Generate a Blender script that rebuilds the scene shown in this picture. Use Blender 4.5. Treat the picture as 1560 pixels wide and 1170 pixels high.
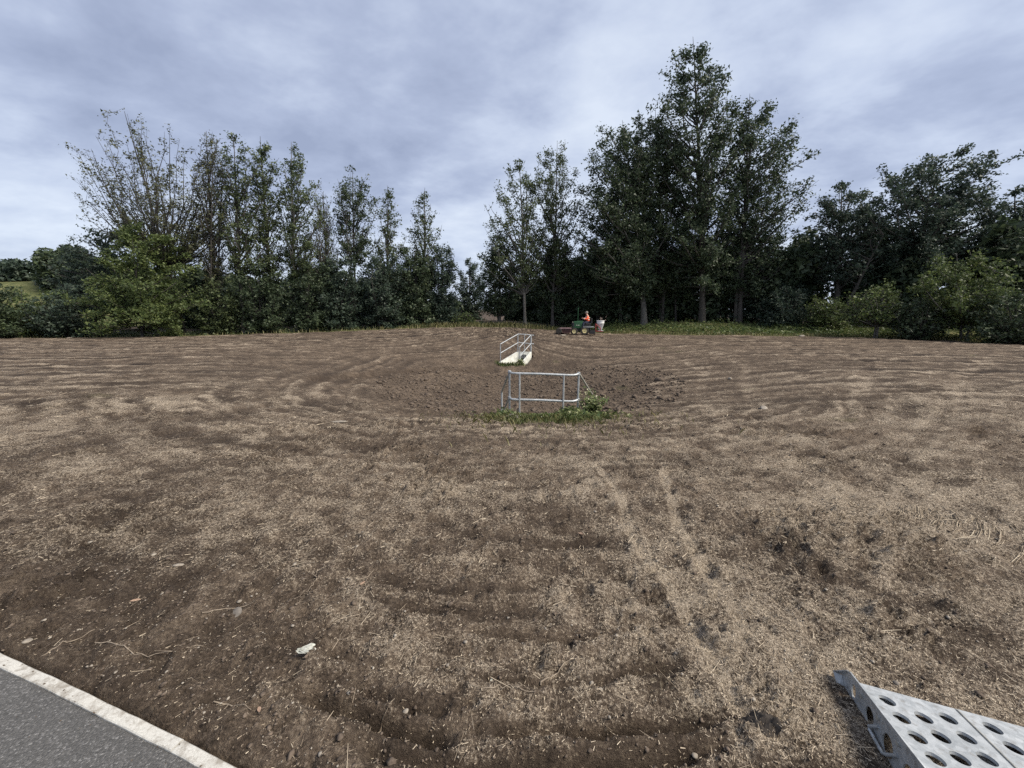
import bpy, bmesh, math, random
import numpy as np
from mathutils import Vector, Matrix

for _o in list(bpy.data.objects):
    bpy.data.objects.remove(_o, do_unlink=True)
scene = bpy.context.scene
col = scene.collection
R = math.radians

# ------------------------------------------------------------------ camera
EYE = 1.75
PITCH = math.atan((585 - 480) / 600.0)
cam_data = bpy.data.cameras.new('camera')
cam_data.sensor_width = 36.0
cam_data.sensor_fit = 'HORIZONTAL'
cam_data.lens = 36.0 * 600 / 1560
cam_data.clip_start = 0.05
cam_data.clip_end = 3000
cam = bpy.data.objects.new('camera', cam_data)
cam.location = (0, 0, EYE)
cam.rotation_euler = (math.pi / 2 - PITCH, 0, 0)
col.objects.link(cam)
scene.camera = cam

# ------------------------------------------------------------------ world: overcast sky with soft cloud bands
SUN_EL, SUN_AZ = R(47), R(112)          # azimuth measured from +Y towards +X
world = bpy.data.worlds.new('World')
scene.world = world
world.use_nodes = True
wn, wl = world.node_tree.nodes, world.node_tree.links
wn.clear()
def N(nodes, typ, **kw):
    n = nodes.new(typ)
    for k, v in kw.items():
        setattr(n, k, v)
    return n
def mathn(nodes, links, op, a, b=None, c=None, clamp=False):
    n = nodes.new('ShaderNodeMath'); n.operation = op; n.use_clamp = clamp
    for i, v in enumerate((a, b, c)):
        if v is None: continue
        if isinstance(v, (int, float)): n.inputs[i].default_value = v
        else: links.new(v, n.inputs[i])
    return n.outputs[0]
def ramp(nodes, links, fac, stops):
    n = nodes.new('ShaderNodeValToRGB')
    cr = n.color_ramp
    while len(cr.elements) < len(stops): cr.elements.new(0.5)
    for e, (p, c) in zip(cr.elements, stops):
        e.position = p; e.color = (c[0], c[1], c[2], 1) if len(c) == 3 else c
    links.new(fac, n.inputs[0])
    return n.outputs[0]
def mixc(nodes, links, fac, a, b, typ='MIX'):
    n = nodes.new('ShaderNodeMix'); n.data_type = 'RGBA'; n.blend_type = typ
    for sock, v in ((n.inputs[0], fac), (n.inputs[6], a), (n.inputs[7], b)):
        if isinstance(v, (int, float)): sock.default_value = v
        elif isinstance(v, tuple): sock.default_value = (v[0], v[1], v[2], 1)
        else: links.new(v, sock)
    return n.outputs[2]

sky = N(wn, 'ShaderNodeTexSky', sky_type='NISHITA')
sky.sun_disc = False
sky.sun_elevation = SUN_EL
sky.sun_rotation = SUN_AZ
tc = N(wn, 'ShaderNodeTexCoord')
sep = N(wn, 'ShaderNodeSeparateXYZ')
wl.new(tc.outputs['Generated'], sep.inputs[0])
zc = mathn(wn, wl, 'MAXIMUM', sep.outputs[2], 0.0)
den = mathn(wn, wl, 'ADD', zc, 0.22)
px = mathn(wn, wl, 'DIVIDE', sep.outputs[0], den)
py = mathn(wn, wl, 'DIVIDE', sep.outputs[1], den)
cmb = N(wn, 'ShaderNodeCombineXYZ')
wl.new(px, cmb.inputs[0]); wl.new(py, cmb.inputs[1])
mp = N(wn, 'ShaderNodeMapping')
mp.inputs['Rotation'].default_value = (0, 0, R(38))
mp.inputs['Scale'].default_value = (0.95, 1.15, 1)
mp.inputs['Location'].default_value = (4.3, 2.9, 0)
wl.new(cmb.outputs[0], mp.inputs[0])
n1 = N(wn, 'ShaderNodeTexNoise'); n1.inputs['Scale'].default_value = .95; n1.inputs['Detail'].default_value = 4.5
n1.inputs['Roughness'].default_value = 0.5; n1.inputs['Distortion'].default_value = 0.1
wl.new(mp.outputs[0], n1.inputs['Vector'])
n2 = N(wn, 'ShaderNodeTexNoise'); n2.inputs['Scale'].default_value = 2.6; n2.inputs['Detail'].default_value = 5
n2.inputs['Roughness'].default_value = 0.6; n2.inputs['Distortion'].default_value = 0.12
wl.new(mp.outputs[0], n2.inputs['Vector'])
cl = mathn(wn, wl, 'ADD', mathn(wn, wl, 'MULTIPLY', n1.outputs[0], 0.58), mathn(wn, wl, 'MULTIPLY', n2.outputs[0], 0.42))
# paler towards the horizon as thick overcast usually is in the distance
hz = mathn(wn, wl, 'POWER', mathn(wn, wl, 'SUBTRACT', 1.0, zc, clamp=True), 3.2)
cl = mathn(wn, wl, 'ADD', cl, mathn(wn, wl, 'MULTIPLY', hz, 0.10))
cloud = ramp(wn, wl, cl, [(0.39, (.78, .91, 1.27)), (0.475, (1.00, 1.15, 1.54)), (0.56, (1.33, 1.50, 1.87)), (0.68, (1.68, 1.85, 2.14))])
skyc = mixc(wn, wl, 0.97, sky.outputs[0], cloud)
bg = N(wn, 'ShaderNodeBackground'); bg.inputs['Strength'].default_value = 0.1
wl.new(skyc, bg.inputs['Color'])
wo = N(wn, 'ShaderNodeOutputWorld')
wl.new(bg.outputs[0], wo.inputs[0])

# ------------------------------------------------------------------ sun behind the cloud
sd = bpy.data.lights.new('sun', 'SUN')
sd.energy = 1.5
sd.angle = R(26)
sd.color = (1.0, 0.92, 0.80)
sun = bpy.data.objects.new('sun', sd)
dirv = Vector((math.sin(SUN_AZ) * math.cos(SUN_EL), math.cos(SUN_AZ) * math.cos(SUN_EL), math.sin(SUN_EL)))
sun.rotation_euler = dirv.to_track_quat('Z', 'Y').to_euler()
sun.location = dirv * 60
col.objects.link(sun)

scene.view_settings.view_transform = 'Standard'
scene.view_settings.look = 'None'
scene.view_settings.exposure = 2.12
scene.view_settings.gamma = 1.0
scene.view_settings.use_curve_mapping = False
scene.render.engine = 'CYCLES'
scene.cycles.max_bounces = 5
scene.cycles.diffuse_bounces = 3
scene.cycles.use_denoising = False

# ------------------------------------------------------------------ noise and maths helpers
def _hash(ix, iy, seed):
    h = (ix.astype(np.int64) * 374761393 + iy.astype(np.int64) * 668265263 + seed * 1442695041) & 0xFFFFFFFF
    h = ((h ^ (h >> 13)) * 1274126177) & 0xFFFFFFFF
    h = h ^ (h >> 16)
    return (h & 0xFFFFFF) / float(0xFFFFFF)
def vnoise(x, y, seed=0):
    x = np.asarray(x, float); y = np.asarray(y, float)
    ix = np.floor(x); iy = np.floor(y)
    fx = x - ix; fy = y - iy
    fx = fx * fx * fx * (fx * (fx * 6 - 15) + 10); fy = fy * fy * fy * (fy * (fy * 6 - 15) + 10)
    a = _hash(ix, iy, seed); b = _hash(ix + 1, iy, seed)
    c = _hash(ix, iy + 1, seed); d = _hash(ix + 1, iy + 1, seed)
    return (a * (1 - fx) + b * fx) * (1 - fy) + (c * (1 - fx) + d * fx) * fy - 0.5
def fbm(x, y, octaves=4, seed=0, gain=0.5):
    s = 0; amp = 1.0; tot = 0
    c, sn = math.cos(0.6), math.sin(0.6)
    for k in range(octaves):
        s = s + amp * vnoise(x, y, seed + 17 * k); tot += amp; amp *= gain
        x, y = (c * x - sn * y) * 2.03 + 5.3, (sn * x + c * y) * 2.03 - 1.7
    return s / tot
def sstep(a, b, x):
    t = np.clip((np.asarray(x, float) - a) / (b - a), 0, 1)
    return t * t * (3 - 2 * t)

# ------------------------------------------------------------------ the lie of the land
EDGE_X = np.array([-120, -60, -45, -37.5, -31.8, -24.6, -15.3, -8.2, -4.8, 0, 3.0, 5.6, 7.6, 11.5, 15.9, 24.1, 28.9, 31, 45, 120], float)
EDGE_Y = np.array([30, 30, 29, 29, 30, 31, 33, 35.5, 36.5, 36.5, 36, 35.0, 34.2, 32.0, 30, 28, 26, 23, 20, 18], float)
EDGE_Z = np.array([0, 0, .03, .04, .04, .13, .35, .60, .68, .64, .45, .22, .18, .20, .23, .20, .05, -.2, -.4, -.5], float)
KERB = [(-14.0, 4.9), (-6.0, 2.78), (-2.701, 1.803), (-2.364, 1.694), (-2.054, 1.589), (-1.539, 1.42), (-1.281, 1.333), (-1.061, 1.262), (0.4, 0.72), (3.0, -0.2), (9.0, -2.2), (16, -4.4)]
KX = np.array([k[0] for k in KERB]); KY = np.array([k[1] for k in KERB])
def kerb_side(x, y):        # > 0 on the field side of the kerb, metres
    return (y - np.interp(x, KX, KY)) * 0.95
B0, B1 = (0.85, 13.8), (0.6, 20.8)
def basin_d(x, y):
    dx, dy = B1[0] - B0[0], B1[1] - B0[1]
    t = np.clip(((x - B0[0]) * dx + (y - B0[1]) * dy) / (dx * dx + dy * dy), 0, 1)
    qx = x - B0[0] - t * dx; qy = y - B0[1] - t * dy
    # the hollow spreads a little wider to the left
    qy = np.where(qy > 0, qy * 1.5, qy)
    return np.sqrt((np.where(qx < 0, qx * 0.86, qx)) ** 2 + qy ** 2)
# the two concrete outfalls: wall line, two splayed wings
NEAR_A, NEAR_B = np.array((-0.06, 9.75)), np.array((1.68, 9.75))
NEAR_WA, NEAR_WB = np.array((-0.31, 10.85)), np.array((2.33, 10.95))
FAR_A, FAR_B = np.array((0.36, 24.0)), np.array((1.10, 24.0))
FAR_WA, FAR_WB = np.array((-0.76, 22.8)), np.array((0.50, 22.9))
def in_quad(x, y, q):
    x = np.asarray(x, float); y = np.asarray(y, float)
    ins = np.ones(x.shape, bool)
    for i in range(4):
        a, b = q[i], q[(i + 1) % 4]
        ins &= ((b[0] - a[0]) * (y - a[1]) - (b[1] - a[1]) * (x - a[0])) >= 0
    return ins
def macro(x, y):
    x = np.asarray(x, float); y = np.asarray(y, float)
    ey = np.interp(x, EDGE_X, EDGE_Y); ez = np.interp(x, EDGE_X, EDGE_Z)
    t = np.clip((y - (ey - 10)) / 10.5, 0, 1)
    z = ez * (t * t * (3 - 2 * t) * 0.6 + t * 0.4)
    z = z + (0.45 + .45 * sstep(4, 9, x)) * sstep(0.3, 7, y - ey)
    z = z - 1.45 * np.clip((10.3 - basin_d(x, y)) / 9.3, 0, 1) ** 1.4
    # grassy hill far to the left
    z = z + 6.0 * sstep(-36, -66, x) * sstep(36, 58, y) + 3.0 * sstep(60, 160, y)
    pit = in_quad(x, y, [NEAR_A + (-.10, -.02), NEAR_B + (.10, -.02), NEAR_WB + (.12, 0.3), NEAR_WA + (-.12, 0.3)])
    z = np.where(pit, np.minimum(z, -1.43), z)
    pit = in_quad(x, y, [FAR_WA + (-.25, -0.6), FAR_WB + (.22, -0.6), FAR_B + (.25, .1), FAR_A + (-.25, .1)])
    z = np.where(pit, np.minimum(z, -1.13), z)
    return z
def track_fields(x, y, bd):
    """families of rake lines: (distance-like field, weight), weights sum to one"""
    left = y - 9.0 * np.exp(np.clip((x + 2.5) / 5.0, -12, 0.9)) - 0.05 * x
    right = y + 0.10 * x - 5.5 * np.exp(-np.clip((x - 1.0) / 3.5, -0.9, 12))
    near = -np.sqrt((x - 0.35) ** 2 + (y - 4.3) ** 2)
    wn_ = 1 - sstep(2.3, 4.2, y)
    wb = np.where(x > 0, (1 - sstep(8.5, 12.5, bd)) * (1 - sstep(8.5, 12, y + .25 * x)), 1 - sstep(6.0 + 5 * sstep(11, 6, y), 9.0 + 5 * sstep(11, 6, y), bd)) * (1 - wn_)
    wl_ = (1 - sstep(-2.5, 2.0, x)) * (1 - wb) * (1 - wn_)
    wr_ = np.clip(1 - wn_ - wb - wl_, 0, 1)
    return ((left, wl_), (right, wr_), (bd * 1.0, wb), (near, wn_))
GROOVES = [  # deep tine grooves in the foreground: centre x, centre y, radius, start and end angle, depth, width
    (0.15, 4.20, 2.87, -113, -98, .075, .022), (0.15, 4.20, 2.76, -112, -99, .028, .02), (0.05, 4.4, 3.15, -101, -76, .045, .020),
    (0.05, 4.4, 3.27, -98, -74, .060, .020), (0.10, 4.5, 3.13, -92, -75, .045, .018), (0.1, 4.4, 3.02, -95, -80, .038, .018),
    (0.1, 4.6, 3.6, -104, -70, .03, .022), (-0.1, 4.6, 2.55, -108, -84, .018, .025), (-0.2, 4.7, 2.45, -106, -82, .015, .025), (0.3, 4.8, 2.0, -110, -78, .012, .03),
    (0.1, 4.5, 3.42, -100, -72, .035, .02), (0.12, 4.4, 2.78, -96, -74, .03, .018), (0.2, 4.5, 2.62, -100, -80, .02, .018), (-.3, 4.6, 2.9, -112, -100, .03, .02)]
WHEELS = [  # pale rolled wheel tracks: polyline, half width
    ([(1.03, 1.5), (1.02, 2.1), (0.95, 2.8), (1.05, 3.6), (1.0, 4.6)], .045),
    ([(1.30, 1.9), (1.33, 2.4), (1.38, 3.0), (1.7, 4.2)], .05),
    ([(4.6, 9.0), (5.6, 11.5), (7.4, 15), (8.0, 18.5), (7.6, 23)], .16),
    ([(5.8, 9.0), (6.9, 11.5), (9.0, 15), (9.8, 18.5), (9.6, 23)], .16),
    ([(6.5, 7.5), (9.5, 10.5), (14, 14.5), (19, 18.5), (23, 23)], .2),
    ([(8.5, 7.5), (12, 10.5), (16.8, 14.2), (22.5, 18), (28, 21.5)], .2)]
def seg_dist(x, y, pts):
    best = np.full(np.shape(x), 1e9)
    for (ax, ay), (bx, by) in zip(pts[:-1], pts[1:]):
        dx, dy = bx - ax, by - ay
        t = np.clip(((x - ax) * dx + (y - ay) * dy) / (dx * dx + dy * dy), 0, 1)
        best = np.minimum(best, np.hypot(x - ax - t * dx, y - ay - t * dy))
    return best
def ground(x, y, full=False):
    """height, and with full=True also the straw / dark soil / grass masks"""
    x = np.asarray(x, float); y = np.asarray(y, float)
    z = macro(x, y)
    ks = kerb_side(x, y)
    ey = np.interp(x, EDGE_X, EDGE_Y)
    bd = basin_d(x, y)
    wob = fbm(x * .35, y * .35, 3, 5) * .8 + fbm(x * 1.6, y * 1.6, 2, 9) * .22
    field = 1 - sstep(-0.6, 0.4, y - ey + fbm(x * .8, y * .8, 2, 3) * 1.2)
    rough = 1 - sstep(3.6, 5.6, bd + fbm(x * .6, y * .6, 3, 31) * 2.2 + np.where(x > 2, (x - 2) * .5, 0))
    wob = wob * sstep(0.5, 8, y)
    saw = 0; fsaw = 0; streak = 0
    fnoise = fbm(x * 2, y * 2, 2, 71) * 5
    for k, (sf, wf) in enumerate(track_fields(x, y, bd)):
        sf = sf + wob * .6
        lam = (2.5, 2.5, 1.45, .78)[k]
        fr_ = sf / lam; wv = .95 + .8 * vnoise(np.floor(fr_) * 7.3, x * .05 + y * .03, 47); fr_ = fr_ - np.floor(fr_)
        saw = saw + wf * (1 - wv * np.exp(-((fr_ - .5) / .10) ** 2) - .65 * np.exp(-((fr_ - .12) / .07) ** 2) - .55 * np.exp(-((fr_ - .80) / .06) ** 2))
        fsaw = fsaw + wf * np.sin(sf / .21 * 2 * math.pi + fnoise)
        streak = streak + wf * fbm(sf * 4.5, (x * .4 if k != 2 else np.arctan2(y - 16, x - .7) * 4) + y * .1, 4, 207, .62)
    line_amt = sstep(-.22, .10, fbm(x * .22, y * .22, 3, 44) + 0.30 * sstep(8, 15, y)) * (1 - rough) * sstep(3.0, 8, y)
    line_amt = line_amt * (.55 + .45 * sstep(9, 13, bd)) * np.maximum(.45 + .55 * sstep(-.12, .15, fbm(x * .9, y * .9, 3, 45)), sstep(12, 17, y) * (1 - .4 * sstep(4, 9, x)))
    z = z + field * line_amt * (.09 + .07 * sstep(12, 17, y)) * (saw - .6)
    fine_amt = sstep(-.15, .2, fbm(x * .8, y * .8, 3, 61)) * (1 - sstep(11, 16, y)) * (1 - rough)
    z = z + field * fine_amt * .010 * fsaw
    # lumps of soil
    lump = fbm(x * 2.1, y * 2.1, 4, 81)
    z = z + field * (.085 * lump + .09 * fbm(x * .5, y * .5, 3, 83)) * sstep(0.02, 0.6, ks)
    fz = fbm(x * 9, y * 9, 3, 91)
    crumb = np.abs(fbm(x * 24, y * 24, 3, 97)) + 1.1 * np.abs(fbm(x * 11, y * 11, 2, 98)) 
    nearw = 1 - sstep(7, 14, y)
    z = z + field * nearw * (.075 * fz + .11 * crumb * (.6 + sstep(.1, .3, fbm(x * 1.3, y * 1.3, 2, 99))))
    cl = np.clip(fbm(x * 3.4, y * 3.4, 3, 111), 0, 1)
    z = z + rough * (.10 * cl + .05 * fbm(x * 7, y * 7, 2, 113)) * sstep(0.9, 1.6, np.abs(y - 9.9) + np.abs(x - .8) * .3)
    groove = np.zeros_like(z)
    for gx, gy, gr, a0, a1, dep, wid in GROOVES:
        an = np.degrees(np.arctan2(y - gy, x - gx))
        rr = np.hypot(x - gx, y - gy) + fbm(x * 3, y * 3, 2, 121) * .05
        e = sstep(a0 - 2, a0 + 3, an) * (1 - sstep(a1 - 3, a1 + 2, an))
        wid = wid * 1.45; dep = dep * 1.5
        g = np.exp(-((rr - gr) / wid) ** 2) * e * np.clip(1.0 + fbm(x * 5, y * 5, 2, 123) * 1.6, 0.2, 1.5)
        z = z - g * dep + dep * .35 * np.exp(-((rr - gr - wid * 2.2) / (wid * 1.3)) ** 2) * e
        groove = np.maximum(groove, g)
    wheel = np.zeros_like(z)
    for pts, hw in WHEELS:
        d = seg_dist(x, y, pts) + fbm(x * 4, y * 4, 2, 131) * hw * .5
        g = 1 - sstep(hw * .6, hw * 1.25, d)
        z = z - g * .012
        wheel = np.maximum(wheel, g)
    dcut = seg_dist(x, y, [(-6.6, 13.4), (-5.9, 14.6), (-5.0, 16.5), (-3.3, 19.3), (-1.2, 21.6)]) + fbm(x * 1.5, y * 1.5, 3, 141) * .5
    cut = np.exp(-(dcut / .42) ** 2)
    z = z - .16 * cut + .07 * np.exp(-((dcut - .5) / .3) ** 2)
    groove = np.maximum(groove, cut)
    # ground falls away beneath the footpath and its kerb
    z = np.where(ks < .02, np.minimum(z, 0) - .12 * sstep(.02, -.03, ks), z)
    z = z + .012 * np.exp(-((ks - .10) / .06) ** 2)
    # soil lies a little low where the ramp rests
    rampw = sstep(1.15, 1.35, x) * (1 - sstep(2.6, 2.9, x)) * (1 - sstep(1.65, 1.95, y))
    z = z * (1 - rampw * .75) - .004 * rampw
    if not full:
        return z
    st = 0.37 + .42 * fbm(x * .55, y * .75, 4, 201) + .42 * fbm(x * 2.6, y * 3.6, 4, 203, .65) * (1 - .5 * sstep(9, 18, y)) + .60 * fbm(x * 7, y * 9.5, 3, 205, .6) * (1 - .7 * sstep(8, 16, y))
    st = st + .09 * fsaw * fine_amt
    # long raked smears along the tracks
    st = st + .62 * streak * sstep(1.2, 4, y) * (1 - .7 * sstep(8, 15, y))
    st = st - .46 * rough - .24 * sstep(7, 16, y) - .06 * sstep(16, 28, y) - .25 * sstep(.9, .1, ks) - .45 * sstep(-.5, -1.8, x) * sstep(2.9, 1.7, y)
    st = st + .28 * (1 - sstep(0.0, 1.6, np.hypot((x - 3.9) / 1.3, (y - 3.3) / .55))) + .2 * (1 - sstep(0, 1.2, np.hypot((x - 1.2) / .7, (y - 2.2) / 1.2)))
    st = st + (.13 + .24 * (y < 5)) * wheel - .9 * groove + .5 * (lump + fz * .8) * .8
    st = np.clip(st, 0, 1)
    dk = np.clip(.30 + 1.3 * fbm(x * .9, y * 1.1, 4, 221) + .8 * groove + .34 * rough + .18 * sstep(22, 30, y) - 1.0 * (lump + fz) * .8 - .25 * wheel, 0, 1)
    gr_near = 1 - sstep(.7, 1.35, np.hypot((x - .70) / 1.45, (y - 9.05) / .85) + fbm(x * 2, y * 2, 3, 231) * .8)
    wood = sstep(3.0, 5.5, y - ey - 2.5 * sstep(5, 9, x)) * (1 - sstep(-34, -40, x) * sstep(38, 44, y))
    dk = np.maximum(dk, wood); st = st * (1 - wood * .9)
    grass = np.clip((1 - field) * (1 - wood) + gr_near * .8, 0, 1)
    grass = np.maximum(grass, .35 * sstep(.22, .4, fbm(x * .7, y * .7, 3, 241) + .12 * sstep(2.5, 6, x) * sstep(9, 3, y)) )
    tf = track_fields(x, y, bd)
    wlr = tf[0][1] + tf[1][1]; wx = sstep(-2.5, 2.0, x)
    slr = tf[0][0] * (1 - wx) + tf[1][0] * wx + wob * .6
    amt = np.clip(line_amt * field, 0, 1)
    rake = (slr / 2.5, amt * np.clip(wlr, 0, 1), (bd + wob * .6) / 1.45, amt * tf[2][1])
    return z, st, dk, grass, rake
def gz(x, y):
    return float(ground(np.array([x]), np.array([y]))[0])

# ------------------------------------------------------------------ mesh helpers
def tag(o, label=None, cat=None, group=None, kind=None):
    if label: o['label'] = label
    if cat: o['category'] = cat
    if group: o['group'] = group
    if kind: o['kind'] = kind
    return o
def empty(name, loc=(0, 0, 0), rz=0.0):
    o = bpy.data.objects.new(name, None)
    o.empty_display_size = 0.2
    o.location = loc; o.rotation_euler = (0, 0, rz)
    col.objects.link(o)
    return o
def link_mesh(name, me, mat, parent=None, loc=None, smooth=False):
    o = bpy.data.objects.new(name, me)
    mats = mat if isinstance(mat, (list, tuple)) else [mat]
    if not me.materials:
        for m in mats: me.materials.append(m)
    if smooth:
        me.polygons.foreach_set('use_smooth', np.ones(len(me.polygons), bool))
    if loc is not None: o.location = loc
    col.objects.link(o)
    if parent is not None: o.parent = parent
    return o
def np_mesh(name, v, f):
    """v (n,3) and f (m,k) with one k for all faces"""
    v = np.asarray(v, np.float32); f = np.asarray(f, np.int32)
    me = bpy.data.meshes.new(name)
    me.vertices.add(len(v)); me.vertices.foreach_set('co', v.ravel())
    k = f.shape[1]
    me.loops.add(f.size); me.loops.foreach_set('vertex_index', f.ravel())
    me.polygons.add(len(f))
    me.polygons.foreach_set('loop_start', np.arange(0, f.size, k, dtype=np.int32))
    me.update(calc_edges=True)
    me.validate()
    return me
class MB:
    """collects primitives, builds one mesh object"""
    def __init__(self): self.bm = bmesh.new()
    def box(self, lo, hi, bevel=0.0, taper=None, mat=None):
        vs = []
        for z in (lo[2], hi[2]):
            k = taper if (taper and z == hi[2]) else (1, 1)
            cx, cy = (lo[0] + hi[0]) / 2, (lo[1] + hi[1]) / 2
            for x, y in ((lo[0], lo[1]), (hi[0], lo[1]), (hi[0], hi[1]), (lo[0], hi[1])):
                vs.append(self.bm.verts.new((cx + (x - cx) * k[0], cy + (y - cy) * k[1], z)))
        fs = [self.bm.faces.new([vs[i] for i in q]) for q in ((3, 2, 1, 0), (4, 5, 6, 7), (0, 1, 5, 4), (1, 2, 6, 5), (2, 3, 7, 6), (3, 0, 4, 7))]
        if mat is not None:
            bmesh.ops.transform(self.bm, matrix=mat, verts=vs)
        if bevel > 0:
            es = list({e for f in fs for e in f.edges})
            bmesh.ops.bevel(self.bm, geom=es, offset=bevel, segments=2, profile=0.5, affect='EDGES')
        return self
    def tube(self, pts, r, sides=8, cap=True):
        pts = [Vector(p) for p in pts]
        rs = r if isinstance(r, (list, tuple)) else [r] * len(pts)
        rings = []
        up = None
        for i, p in enumerate(pts):
            a = pts[max(i - 1, 0)]; b = pts[min(i + 1, len(pts) - 1)]
            d = (b - a).normalized()
            if up is None or abs(up.dot(d)) > .95:
                up = Vector((0, 0, 1)) if abs(d.z) < .9 else Vector((1, 0, 0))
            sx = d.cross(up).normalized(); sy = sx.cross(d).normalized()
            up = sy
            rings.append([self.bm.verts.new(p + (sx * math.cos(2 * math.pi * k / sides) + sy * math.sin(2 * math.pi * k / sides)) * rs[i]) for k in range(sides)])
        for ra, rb in zip(rings[:-1], rings[1:]):
            for k in range(sides):
                self.bm.faces.new((ra[k], ra[(k + 1) % sides], rb[(k + 1) % sides], rb[k]))
        if cap:
            self.bm.faces.new(list(reversed(rings[0]))); self.bm.faces.new(rings[-1])
        return self
    def lathe(self, prof, axis='Z', origin=(0, 0, 0), sides=24, close=True):
        o = Vector(origin)
        rings = []
        for r, h in prof:
            ring = []
            for k in range(sides):
                a = 2 * math.pi * k / sides
                c, s = r * math.cos(a), r * math.sin(a)
                q = {'Z': (c, s, h), 'Y': (c, h, s), 'X': (h, c, s)}[axis]
                ring.append(self.bm.verts.new(o + Vector(q)))
            rings.append(ring)
        for ra, rb in zip(rings[:-1], rings[1:]):
            for k in range(sides):
                self.bm.faces.new((ra[k], ra[(k + 1) % sides], rb[(k + 1) % sides], rb[k]))
        if close:
            self.bm.faces.new(rings[0]); self.bm.faces.new(rings[-1])
        return self
    def prism(self, poly, a, b, mat=None):
        """poly of (x, z) pulled along y from a to b"""
        v0 = [self.bm.verts.new((x, a, z)) for x, z in poly]
        v1 = [self.bm.verts.new((x, b, z)) for x, z in poly]
        n = len(poly)
        self.bm.faces.new(v0); self.bm.faces.new(list(reversed(v1)))
        for i in range(n):
            self.bm.faces.new((v0[i], v1[i], v1[(i + 1) % n], v0[(i + 1) % n]))
        if mat is not None:
            bmesh.ops.transform(self.bm, matrix=mat, verts=v0 + v1)
        return self
    def hexa(self, bottom, top):
        vb = [self.bm.verts.new(p) for p in bottom]; vt = [self.bm.verts.new(p) for p in top]
        n = len(vb)
        self.bm.faces.new(list(reversed(vb))); self.bm.faces.new(vt)
        for i in range(n):
            self.bm.faces.new((vb[i], vb[(i + 1) % n], vt[(i + 1) % n], vt[i]))
        return self
    def build(self, name, mat, parent=None, smooth=False, loc=None):
        bmesh.ops.recalc_face_normals(self.bm, faces=self.bm.faces[:])
        me = bpy.data.meshes.new(name)
        self.bm.to_mesh(me); self.bm.free()
        o = link_mesh(name, me, mat, parent, loc)
        if smooth:
            me.polygons.foreach_set('use_smooth', np.ones(len(me.polygons), bool))
            me.set_sharp_from_angle(angle=R(40))
        return o

# ------------------------------------------------------------------ materials
def new_mat(name):
    m = bpy.data.materials.new(name); m.use_nodes = True
    nt = m.node_tree
    b = nt.nodes['Principled BSDF']
    return m, nt.nodes, nt.links, b
def noise(nodes, links, scale, detail=4, rough=.55, vec=None, dist=0.0, dim='3D'):
    n = nodes.new('ShaderNodeTexNoise')
    n.inputs['Scale'].default_value = scale; n.inputs['Detail'].default_value = detail
    n.inputs['Roughness'].default_value = rough; n.inputs['Distortion'].default_value = dist
    if vec is not None: links.new(vec, n.inputs['Vector'])
    return n.outputs[0]
def objco(nodes): return nodes.new('ShaderNodeTexCoord').outputs['Object']
def bump(nodes, links, b, h, strength=.5, dist=.01):
    n = nodes.new('ShaderNodeBump'); n.inputs['Strength'].default_value = strength; n.inputs['Distance'].default_value = dist
    links.new(h, n.inputs['Height']); links.new(n.outputs[0], b.inputs['Normal'])
def simple(name, c0, c1, scale=8, rough=.6, metal=0.0, bstr=.2, detail=5, spec=.5):
    m, nd, lk, b = new_mat(name)
    f = noise(nd, lk, scale, detail, .6, objco(nd))
    c = ramp(nd, lk, f, [(.35, c0), (.65, c1)])
    lk.new(c, b.inputs['Base Color'])
    b.inputs['Roughness'].default_value = rough; b.inputs['Metallic'].default_value = metal
    b.inputs['Specular IOR Level'].default_value = spec
    if bstr: bump(nd, lk, b, f, bstr, .005)
    return m

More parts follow.
